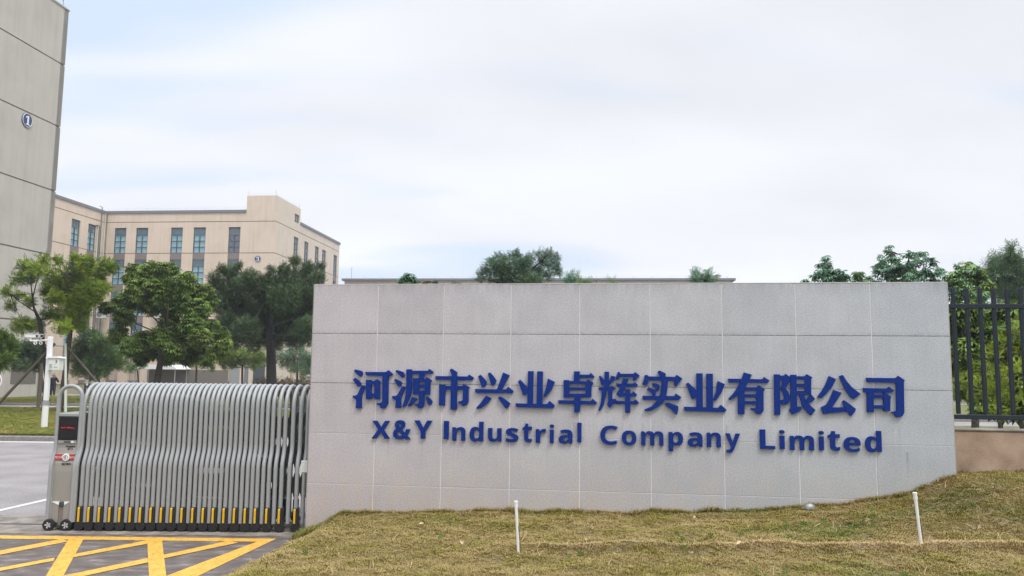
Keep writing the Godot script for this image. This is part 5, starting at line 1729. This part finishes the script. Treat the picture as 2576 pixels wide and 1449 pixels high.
	# wooden props tied round the trunk, and the bamboo stake
	for d in [[Vector3(-18.85, 2.95, -33.9), Vector3(-16.1, 0.1, -33.6), 0.055, "wooden prop leaning from the right against the bright feathery tree"], [Vector3(-19.3, 3.0, -33.9), Vector3(-21.55, 0.1, -33.5), 0.065, "thick wooden prop leaning from the left edge towards the bright feathery tree"]]:
		var st := fresh()
		var q: Vector3 = d[1]
		tube(st, [Vector3.ZERO, (d[0] - q) * 0.5 + Vector3(0.02, 0.02, 0), d[0] - q], [d[2], d[2] * 0.95, d[2] * 0.85], 8)
		var o := put("tree_prop", st, materials.prop, self)
		o.position = q
		tag(o, d[3], "prop")
	var stake := fresh()
	tube(stake, [Vector3(0, 0, 0), Vector3(-0.1, 1.5, 0), Vector3(-0.2, 2.85, 0)], [0.055, 0.05, 0.045], 8)
	var so := put("bamboo_stake", stake, materials.off_white, self)
	so.position = Vector3(-18.15, 0.13, -33.0)
	tag(so, "pale bamboo stake upright before the trunk of the feathery tree", "stake")
	stake = fresh()
	tube(stake, [Vector3(0, 0, 0), Vector3(0.02, 2.2, 0)], [0.1, 0.09], 8)
	so = put("timber_post", stake, materials.prop, self)
	so.position = Vector3(-23.48, 0.0, -40.2)
	tag(so, "upright brown timber post between the left prop and the camera pole", "post")
	make_cycad(Vector3(-22.8, 0.0, -50.0))
	hedge()


func make_cycad(at: Vector3) -> void:
	var root := thing("cycad", "low dark cycad with arching fronds just above the gate hoops", "plant", at)
	var st := fresh()
	tube(st, [Vector3(0, -0.1, 0), Vector3(0, 0.45, 0)], [0.18, 0.14], 9)
	put("trunk", st, materials.dark_bark, root)
	for i in 18:
		st = fresh()
		var a := TAU * i / 18.0 + rng.randf_range(-0.1, 0.1)
		var rise := rng.randf_range(0.35, 0.95)
		for k in 12:
			var f := (k + 1) / 12.0
			var p := Vector3(cos(a) * f * 1.05, 0.45 + rise * sin(f * 2.2) * 0.75, sin(a) * f * 1.05)
			for s in [-1.0, 1.0]:
				leaflet(st, p, Vector3(cos(a) * 0.5 - sin(a) * s, 0.1, sin(a) * 0.5 + cos(a) * s).normalized(), Vector3.UP, 0.2, 0.035, 0.4)
		put("frond", st, plain_green(), root)


func plain_green() -> StandardMaterial3D:
	if not materials.has("plain_green"):
		materials["plain_green"] = plain(lin(0.03, 0.05, 0.028), 0.55)
	return materials["plain_green"]


func hedge() -> void:
	var places := []
	for i in 2600:
		var p := Vector3(rng.randf_range(-19.5, -11.0), rng.randf_range(0.1, 1.28), rng.randf_range(-62.6, -61.4))
		var c := Color(0.13, 0.075, 0.05).lerp(Color(0.07, 0.07, 0.03), rng.randf()) * rng.randf_range(0.8, 1.2)
		places.append([Transform3D(Basis.from_euler(Vector3(rng.randf() * 6.0, rng.randf() * 6.0, rng.randf() * 6.0)).scaled(Vector3.ONE * 1.3), p), c])
	scatter("clipped_hedge", leaf_mesh("twig"), places, materials.leaf, "clipped reddish hedge low behind the trunk of the dark tree", "hedge")


# ------------------------------------------------------------------ smaller things
func make_camera_pole() -> void:
	var root := thing("camera_pole", "white steel pole with surveillance cameras and a control box, on the lawn behind the gate", "camera pole", Vector3(-14.15, 0.13, -24.6))
	var st := fresh()
	tube(st, [Vector3(0, 0, 0), Vector3(0, 0.78, 0)], [0.092, 0.088], 16)
	put("lower_pole", st, materials.white, root)
	st = fresh()
	tube(st, [Vector3(0, 0.72, 0), Vector3(0, 0.79, 0), Vector3(0, 0.86, 0)], [0.105, 0.105, 0.07], 16)
	put("collar", st, materials.silver, root)
	st = fresh()
	bevel_box(st, Vector3(-0.062, 0.8, -0.062), Vector3(0.062, 2.79, 0.062), 0.015)
	put("upper_pole", st, materials.white, root)
	st = fresh()
	bevel_box(st, Vector3(0.064, 1.77, -0.12), Vector3(0.40, 2.13, 0.14), 0.01)
	var cab := put("control_box", st, materials.off_white, root)
	st = fresh()
	prism(st, PackedVector2Array([Vector2(-0.01, 2.132), Vector2(0.45, 2.132), Vector2(0.44, 2.155), Vector2(0.30, 2.185), Vector2(0.10, 2.185), Vector2(-0.01, 2.155)]), -0.15, 0.17)
	put("lid", st, materials.white, cab)
	st = fresh()
	box(st, Vector3(0.285, 1.985, 0.141), Vector3(0.335, 2.06, 0.143))
	box(st, Vector3(0.297, 2.0605, 0.141), Vector3(0.323, 2.085, 0.143))
	box(st, Vector3(0.255, 1.94, 0.141), Vector3(0.270, 1.955, 0.143))
	for i in 4:
		box(st, Vector3(0.245 + i * 0.028, 1.842, 0.141), Vector3(0.264 + i * 0.028, 1.867, 0.143))
	put("printed_mark", st, materials.coping, cab)
	st = fresh()
	for i in 5:
		bevel_box(st, Vector3(0.10, 1.83 + i * 0.028, 0.139), Vector3(0.19, 1.842 + i * 0.028, 0.147), 0.002)
	put("vent_slat", st, materials.silver, cab)
	st = fresh()
	tube(st, [Vector3(-0.06, 2.68, 0), Vector3(-0.62, 2.66, 0)], [0.028], 10)
	put("arm", st, materials.white, root)
	for d in [[-0.60, 0.35, 0.0], [-0.27, -0.55, 0.05]]:
		st = fresh()
		var b := Transform3D(Basis(Vector3.UP, d[1] + 1.2).rotated(Vector3.BACK, 0.0), Vector3(d[0], 2.80, d[2]))
		bevel_box(st, Vector3(-0.045, -0.045, -0.17), Vector3(0.045, 0.045, 0.17), 0.012, b)
		bevel_box(st, Vector3(-0.056, 0.047, -0.2), Vector3(0.056, 0.058, 0.19), 0.004, b)
		var cam := put("surveillance_camera", st, materials.white, root)
		st = fresh()
		box(st, Vector3(-0.036, -0.036, 0.171), Vector3(0.036, 0.036, 0.182), b)
		put("lens", st, materials.black, cam)
		st = fresh()
		tube(st, [Vector3(d[0], 2.66, d[2] * 0.4), Vector3(d[0], 2.76, d[2])], [0.018], 8)
		put("bracket", st, materials.white, cam)
	for xx in [-0.44, -0.27]:
		st = fresh()
		var ring := []
		for i in 17:
			ring.append(Vector3(xx + cos(TAU * i / 16) * 0.04, 2.59 + sin(TAU * i / 16) * 0.04, 0.03))
		tube(st, ring, [0.014], 7, false)
		put("floodlight", st, materials.white, root)


func make_round_sign() -> void:
	var root := thing("road_sign", "round red sign with a white rim, half cut off by the left edge", "sign", Vector3(-12.865, 0.0, -20.0))
	var st := fresh()
	tube(st, [Vector3(0, 0, -0.03), Vector3(0, 1.9, -0.03)], [0.025], 10)
	put("post", st, materials.silver, root)
	st = fresh()
	var d := PackedVector2Array()
	var e := PackedVector2Array()
	for i in 40:
		d.append(Vector2(cos(TAU * i / 40) * 0.232, 1.63 + sin(TAU * i / 40) * 0.232))
		e.append(Vector2(cos(TAU * i / 40) * 0.205, 1.63 + sin(TAU * i / 40) * 0.205))
	prism(st, d, 0.0, 0.008)
	var rim := put("disc", st, materials.white, root)
	st = fresh()
	prism(st, e, 0.0085, 0.011)
	put("red_face", st, materials.dark_red, rim)


func make_stakes() -> void:
	for d in [[2.80, 1.93, Vector3(-0.031, 0.0, 0.0), 0.78, "thin white plastic pipe stuck in the grass, left one of the two"], [6.37, 1.74, Vector3(-0.045, 0.0, 0.0), 0.935, "thin white plastic pipe stuck in the grass near the right end of the wall"]]:
		var p := wall_point(d[0], lawn_height(d[0], d[1]) - 0.06, d[1])
		var top: Vector3 = Vector3(d[2].x, d[3] - p.y, 0)
		var root := thing("pipe_stake", d[4], "stake", p, 0.0, "white pipes stuck in the front lawn")
		var st := fresh()
		tube(st, [Vector3.ZERO, top * 0.6, top * 0.9], [0.0125, 0.013, 0.0145], 12)
		put("pipe", st, materials.plastic, root)
		st = fresh()
		tube(st, [top * 0.885, top * 0.9, top * 0.93, top * 0.935, top * 0.965, top * 0.97, top], [0.0155, 0.0185, 0.0185, 0.0165, 0.0165, 0.0195, 0.0195], 12)
		put("socket", st, materials.plastic, root)
		st = fresh()
		tube(st, [Vector3(0.016, 0.03, 0.01), top * 0.3 + Vector3(0.0185, 0, 0.006), top * 0.58 + Vector3(0.012, 0, 0.008)], [0.0022], 5)
		put("cable", st, materials.black, root)
	var gp := wall_point(5.78, lawn_height(5.78, 0.16) + 0.03, 0.16)
	var g := thing("garden_spotlight", "small white garden spotlight at the foot of the granite wall", "lamp", gp, 0.3)
	var st := fresh()
	for i in 5:
		for k in 14:
			var q := []
			for c in [[i, k], [i + 1, k], [i + 1, k + 1], [i, k + 1]]:
				var a: float = PI * 0.5 * c[0] / 5.0
				var b: float = TAU * c[1] / 14.0
				q.append(Vector3(cos(a) * cos(b) * 0.066, sin(a) * 0.042, cos(a) * sin(b) * 0.05))
			quad(st, q[0], q[1], q[2], q[3], (q[0] + q[2]).normalized())
	put("shell", st, materials.silver, g)
	st = fresh()
	box(st, Vector3(-0.07, -0.012, -0.05), Vector3(0.07, -0.001, 0.05))
	put("face", st, materials.silver, g)
	st = fresh()
	tube(st, [Vector3(-0.06, -0.09, 0), Vector3(-0.055, 0.0, 0)], [0.006], 6)
	put("spike", st, materials.plastic, g)


func make_litter() -> void:
	# fallen leaves on the bank: each a curled blade of its own
	var spots := [[1.05, 1.35], [1.75, 1.85], [2.25, 1.75], [2.95, 1.55], [3.4, 1.62], [4.0, 1.7], [4.35, 2.0], [4.75, 1.9], [5.25, 1.75], [5.7, 2.05], [6.0, 1.2], [6.55, 2.1], [2.4, 0.7], [3.2, 0.6], [4.5, 0.5], [5.1, 1.0], [6.9, 1.5], [1.6, 0.9], [0.8, 0.8], [3.7, 2.2], [2.0, 2.2]]
	var source: MeshInstance3D
	spots.sort_custom(func(a, b): return wall_point(a[0], 0, a[1]).x / -wall_point(a[0], 0, a[1]).z < wall_point(b[0], 0, b[1]).x / -wall_point(b[0], 0, b[1]).z)
	var order := ["first", "second", "third", "fourth", "fifth", "sixth", "seventh", "eighth", "ninth", "tenth", "eleventh", "twelfth", "thirteenth", "fourteenth", "fifteenth", "sixteenth", "seventeenth", "eighteenth", "nineteenth", "twentieth", "twenty-first"]
	for i in spots.size():
		var s: float = spots[i][0]
		var t: float = spots[i][1]
		if i == 0:
			var st := fresh()
			for k in 5:
				var a := k / 5.0
				var b := (k + 1) / 5.0
				var wa := sin(PI * clampf(a, 0.02, 0.98)) * 0.016
				var wb := sin(PI * clampf(b, 0.02, 0.98)) * 0.016
				var ya := 0.012 * sin(a * 2.6)
				var yb := 0.012 * sin(b * 2.6)
				for sd in [-1.0, 1.0]:
					quad(st, Vector3(a * 0.07, ya, 0), Vector3(b * 0.07, yb, 0), Vector3(b * 0.07, yb + 0.007, wb * sd), Vector3(a * 0.07, ya + 0.007, wa * sd), Vector3(0, 1, -0.35 * sd).normalized())
			source = put("fallen_leaf", st, materials.dry_leaf, self)
			tag(source, "", "leaf", "fallen leaves on the front lawn")
		var o: MeshInstance3D = source if i == 0 else source.duplicate()
		if i > 0:
			o.name = numbered(self, "fallen_leaf")
			add_child(o, true)
		o.set_meta("label", "pale dry leaf on the grass bank, %s fallen leaf from the left" % order[i])
		o.position = wall_point(s, lawn_height(s, t) + 0.04, t)
		o.rotation = Vector3(rng.randf_range(-0.4, 0.7), rng.randf() * TAU, rng.randf_range(-0.3, 0.6))
		o.scale = Vector3.ONE * rng.randf_range(0.7, 1.1)


func make_scooters() -> void:
	var spots := [[-28.6, -54.6, 0.3, "dark parked scooter nearest the camera pole, beyond the gate arch"], [-27.4, -54.9, 0.5, "dark parked scooter, second from the left behind the gate hoops"], [-26.0, -55.2, 0.35, "dark parked scooter, third from the left behind the gate hoops"], [-24.7, -55.0, 0.45, "dark parked scooter beside the cycad"]]
	var source: Node3D
	for i in spots.size():
		if i == 0:
			source = thing("scooter", "", "scooter", Vector3.ZERO, 0.0, "scooters parked behind the gate")
			var st := fresh()
			bevel_box(st, Vector3(-0.55, 0.3, -0.13), Vector3(0.15, 0.62, 0.13), 0.06)
			bevel_box(st, Vector3(0.12, 0.26, -0.15), Vector3(0.45, 0.33, 0.15), 0.03)
			bevel_box(st, Vector3(0.0, -0.35, -0.17), Vector3(0.09, 0.35, 0.17), 0.03, Transform3D(Basis(Vector3.BACK, 0.3), Vector3(0.48, 0.62, 0)))
			put("body", st, materials.jacket, source)
			st = fresh()
			bevel_box(st, Vector3(-0.6, 0.63, -0.13), Vector3(0.12, 0.75, 0.13), 0.04)
			put("seat", st, materials.black, source)
			for x in [-0.5, 0.68]:
				st = fresh()
				disc_wheel(st, Vector3(x, 0.23, 0), 0.23, 0.05, 18, 0.12)
				var w := put("wheel", st, materials.rubber, source)
				st = fresh()
				disc_wheel(st, Vector3(x, 0.23, 0), 0.13, 0.03, 14)
				put("hub", st, materials.silver, w)
			st = fresh()
			tube(st, [Vector3(0.68, 0.23, 0), Vector3(0.42, 1.0, 0)], [0.03], 8)
			tube(st, [Vector3(0.34, 1.06, -0.33), Vector3(0.42, 1.0, 0), Vector3(0.34, 1.06, 0.33)], [0.018], 7)
			put("handlebar", st, materials.silver, source)
			st = fresh()
			disc_wheel(st, Vector3.ZERO, 0.07, 0.04, 14)
			var head := put("headlight", st, materials.off_white, source)
			head.position = Vector3(0.52, 0.9, 0)
			head.rotation.y = PI * 0.5
			st = fresh()
			tube(st, [Vector3(0.36, 1.06, 0.3), Vector3(0.33, 1.22, 0.36)], [0.01], 5)
			tube(st, [Vector3(0.36, 1.06, -0.3), Vector3(0.33, 1.22, -0.36)], [0.01], 5)
			put("mirror_stalk", st, materials.black, source)
		var o: Node3D = source if i == 0 else again(source)
		o.position = Vector3(spots[i][0], 0.0, spots[i][1])
		o.rotation.y = -PI * 0.5 + spots[i][2]
		o.set_meta("label", spots[i][3])


# ------------------------------------------------------------------ the person
func body_field(bones: Array, k: float, p: Vector3) -> float:
	var d := 1e9
	for b in bones:
		var a: Vector3 = b[0]
		var ab: Vector3 = b[1] - a
		var t := clampf((p - a).dot(ab) / maxf(ab.length_squared(), 1e-9), 0.0, 1.0)
		var e := (p - a - ab * t).length() - lerpf(b[2], b[3], t)
		var h := clampf(0.5 + 0.5 * (d - e) / k, 0.0, 1.0)
		d = lerpf(d, e, h) - k * h * (1.0 - h) if d < 1e8 else e
	return d


func surface_nets(bones: Array, cell: float, k: float) -> SurfaceTool:
	var lo := Vector3.ONE * 1e9
	var hi := -lo
	for b in bones:
		for e in 2:
			var r: Vector3 = Vector3.ONE * (b[2 + e] + cell * 2.0)
			lo = lo.min(b[e] - r)
			hi = hi.max(b[e] + r)
	var n := Vector3i(((hi - lo) / cell).ceil()) + Vector3i.ONE
	var v := PackedFloat32Array()
	v.resize(n.x * n.y * n.z)
	for z in n.z:
		for y in n.y:
			for x in n.x:
				v[(z * n.y + y) * n.x + x] = body_field(bones, k, lo + Vector3(x, y, z) * cell)
	var at := {}
	var pts := []
	var st := fresh()
	for z in n.z - 1:
		for y in n.y - 1:
			for x in n.x - 1:
				var sum := Vector3.ZERO
				var m := 0
				for e in [[0, 1], [2, 3], [4, 5], [6, 7], [0, 2], [1, 3], [4, 6], [5, 7], [0, 4], [1, 5], [2, 6], [3, 7]]:
					var ca := Vector3i(e[0] & 1, (e[0] >> 1) & 1, e[0] >> 2)
					var cb := Vector3i(e[1] & 1, (e[1] >> 1) & 1, e[1] >> 2)
					var fa := v[((z + ca.z) * n.y + y + ca.y) * n.x + x + ca.x]
					var fb := v[((z + cb.z) * n.y + y + cb.y) * n.x + x + cb.x]
					if (fa < 0.0) != (fb < 0.0):
						sum += Vector3(ca).lerp(Vector3(cb), fa / (fa - fb))
						m += 1
				if m:
					at[Vector3i(x, y, z)] = pts.size()
					pts.append(lo + (Vector3(x, y, z) + sum / m) * cell)
	for p in pts:
		var e := cell * 0.5
		var g := Vector3(body_field(bones, k, p + Vector3(e, 0, 0)) - body_field(bones, k, p - Vector3(e, 0, 0)), body_field(bones, k, p + Vector3(0, e, 0)) - body_field(bones, k, p - Vector3(0, e, 0)), body_field(bones, k, p + Vector3(0, 0, e)) - body_field(bones, k, p - Vector3(0, 0, e)))
		st.set_normal(g.normalized())
		st.add_vertex(p)
	for c in at:
		for ax in 3:
			var u := Vector3i.ZERO
			var w := Vector3i.ZERO
			var d := Vector3i.ZERO
			d[ax] = 1
			u[(ax + 1) % 3] = 1
			w[(ax + 2) % 3] = 1
			if c[(ax + 1) % 3] == 0 or c[(ax + 2) % 3] == 0:
				continue
			var fa := v[(c.z * n.y + c.y) * n.x + c.x]
			var q: Vector3i = c + d
			var fb := v[(q.z * n.y + q.y) * n.x + q.x]
			if (fa < 0.0) == (fb < 0.0):
				continue
			var f := [at.get(c - u - w, -1), at.get(c - w, -1), at.get(c, -1), at.get(c - u, -1)]
			if f.has(-1):
				continue
			var order := [0, 2, 1, 0, 3, 2] if fa < 0.0 else [0, 1, 2, 0, 2, 3]
			for i in order:
				st.add_index(f[i])
	return st


func make_person() -> void:
	# seen from behind at the corner of the tower, one hand raised to the head
	var root := thing("person", "person in dark jacket and trousers by the tower's corner, one hand at the ear", "person", Vector3(-31.0, 0.0, -54.6), 0.4)
	var bones := [
		[Vector3(0, 0.93, 0), Vector3(0, 1.2, 0.01), 0.125, 0.13], [Vector3(-0.13, 1.24, 0), Vector3(0.13, 1.24, 0), 0.085, 0.085], [Vector3(0, 1.28, 0), Vector3(0, 1.39, 0.01), 0.06, 0.05],
		[Vector3(0, 1.46, 0.01), Vector3(0, 1.51, 0.02), 0.078, 0.088], [Vector3(0, 1.42, 0.06), Vector3(0, 1.45, 0.085), 0.045, 0.03],
		[Vector3(-0.19, 1.25, 0), Vector3(-0.25, 1.0, 0.02), 0.055, 0.043], [Vector3(-0.25, 1.0, 0.02), Vector3(-0.24, 0.78, 0.08), 0.043, 0.03],
		[Vector3(0.19, 1.25, 0), Vector3(0.29, 1.08, 0.12), 0.055, 0.043], [Vector3(0.29, 1.08, 0.12), Vector3(0.15, 1.36, 0.12), 0.042, 0.03],
		[Vector3(-0.085, 0.9, 0), Vector3(-0.095, 0.49, 0.03), 0.095, 0.062], [Vector3(-0.095, 0.49, 0.03), Vector3(-0.1, 0.09, -0.05), 0.06, 0.04], [Vector3(-0.1, 0.05, -0.05), Vector3(-0.11, 0.035, 0.11), 0.045, 0.035],
		[Vector3(0.085, 0.9, 0), Vector3(0.095, 0.49, 0.06), 0.095, 0.062], [Vector3(0.095, 0.49, 0.06), Vector3(0.1, 0.09, 0.08), 0.06, 0.04], [Vector3(0.1, 0.05, 0.08), Vector3(0.11, 0.035, 0.24), 0.045, 0.035],
	]
	for hand in [[Vector3(-0.24, 0.76, 0.085), Vector3(0, -1, 0.15), Vector3(0, 0.1, 1)], [Vector3(0.145, 1.38, 0.12), Vector3(-0.35, 1, -0.3), Vector3(0.3, 0.2, 1)]]:
		var d: Vector3 = hand[1].normalized()
		var s: Vector3 = (hand[2] - d * d.dot(hand[2])).normalized()
		bones.append([hand[0], hand[0] + d * 0.07, 0.03, 0.034])
		for i in 4:
			var b: Vector3 = hand[0] + d * 0.075 + s * (i - 1.5) * 0.019
			bones.append([b, b + d * (0.075 - absf(i - 1.3) * 0.01) - d.cross(s) * 0.02, 0.0095, 0.008])
		bones.append([hand[0] + d * 0.02 + s * 0.03, hand[0] + d * 0.07 + s * 0.06, 0.011, 0.009])
	put("body", surface_nets(bones, 0.02, 0.03), materials.skin, root)
	var coat := []
	for i in [0, 1, 5, 6, 7, 8]:
		var b: Array = bones[i].duplicate()
		b[2] += 0.02
		b[3] += 0.02 if i != 6 and i != 8 else 0.014
		coat.append(b)
	coat.append([Vector3(0, 0.86, 0), Vector3(0, 1.0, 0), 0.155, 0.145])
	put("jacket", surface_nets(coat, 0.025, 0.04), materials.jacket, root)
	var legs := []
	for i in [9, 10, 12, 13]:
		var b: Array = bones[i].duplicate()
		b[2] += 0.016
		b[3] += 0.022
		legs.append(b)
	put("trousers", surface_nets(legs, 0.025, 0.03), materials.trousers, root)
	var shoes := []
	for i in [11, 14]:
		var b: Array = bones[i].duplicate()
		b[2] += 0.012
		b[3] += 0.012
		shoes.append(b)
	put("shoes", surface_nets(shoes, 0.02, 0.02), materials.black, root)
	put("hair", surface_nets([[Vector3(0, 1.49, -0.005), Vector3(0, 1.535, 0.0), 0.095, 0.085]], 0.018, 0.02), materials.hair, root)


# ------------------------------------------------------------------ the scene
func _ready() -> void:
	rng.seed = 20
	lump.noise_type = FastNoiseLite.TYPE_SIMPLEX_SMOOTH
	lump.frequency = 0.02
	lump.fractal_octaves = 3
	lump.seed = 5

	var camera := Camera3D.new()
	camera.name = "camera"
	camera.position = Vector3(0, 1.95, 0)
	camera.rotation = Vector3(0.10642, 0.0, 0.01085)
	camera.fov = 39.60
	camera.near = 0.1
	camera.far = 2500.0
	camera.current = true
	add_child(camera)

	var env := Environment.new()
	env.background_mode = Environment.BG_SKY
	env.sky = Sky.new()
	env.sky.sky_material = overcast_sky()
	env.background_energy_multiplier = 1.0
	env.tonemap_mode = Environment.TONE_MAPPER_LINEAR
	env.tonemap_exposure = 1.3
	env.fog_enabled = true
	env.fog_density = 0.0007
	env.fog_light_color = Color(0.92, 0.95, 1.0)
	env.sdfgi_enabled = true
	env.ssao_enabled = true
	env.ssil_enabled = true
	var around := WorldEnvironment.new()
	around.name = "environment"
	around.environment = env
	add_child(around)

	var sun := DirectionalLight3D.new()
	sun.name = "sun"
	sun.light_energy = 0.5
	sun.light_color = Color(1.0, 0.97, 0.92)
	sun.light_angular_distance = 18.0
	sun.shadow_enabled = true
	add_child(sun)
	sun.rotation_degrees = Vector3(-58, 38, 0)

	make_materials()
	make_ground()
	make_tower()
	make_factory()
	make_far_factory()
	make_sign_wall()
	make_fence()
	make_gate()
	make_shelter()
	make_trees()
	make_camera_pole()
	make_round_sign()
	make_air_conditioner(Vector3(-55.2, 8.6, -107.8), "white air conditioner unit in the inner corner of the factory, between the two trees")
	make_air_conditioner(Vector3(-47.4, 8.7, -107.5), "white air conditioner unit seen through the crown of the large-leaved tree")
	make_scooters()
	make_person()
	make_stakes()
	make_litter()
	make_grass()
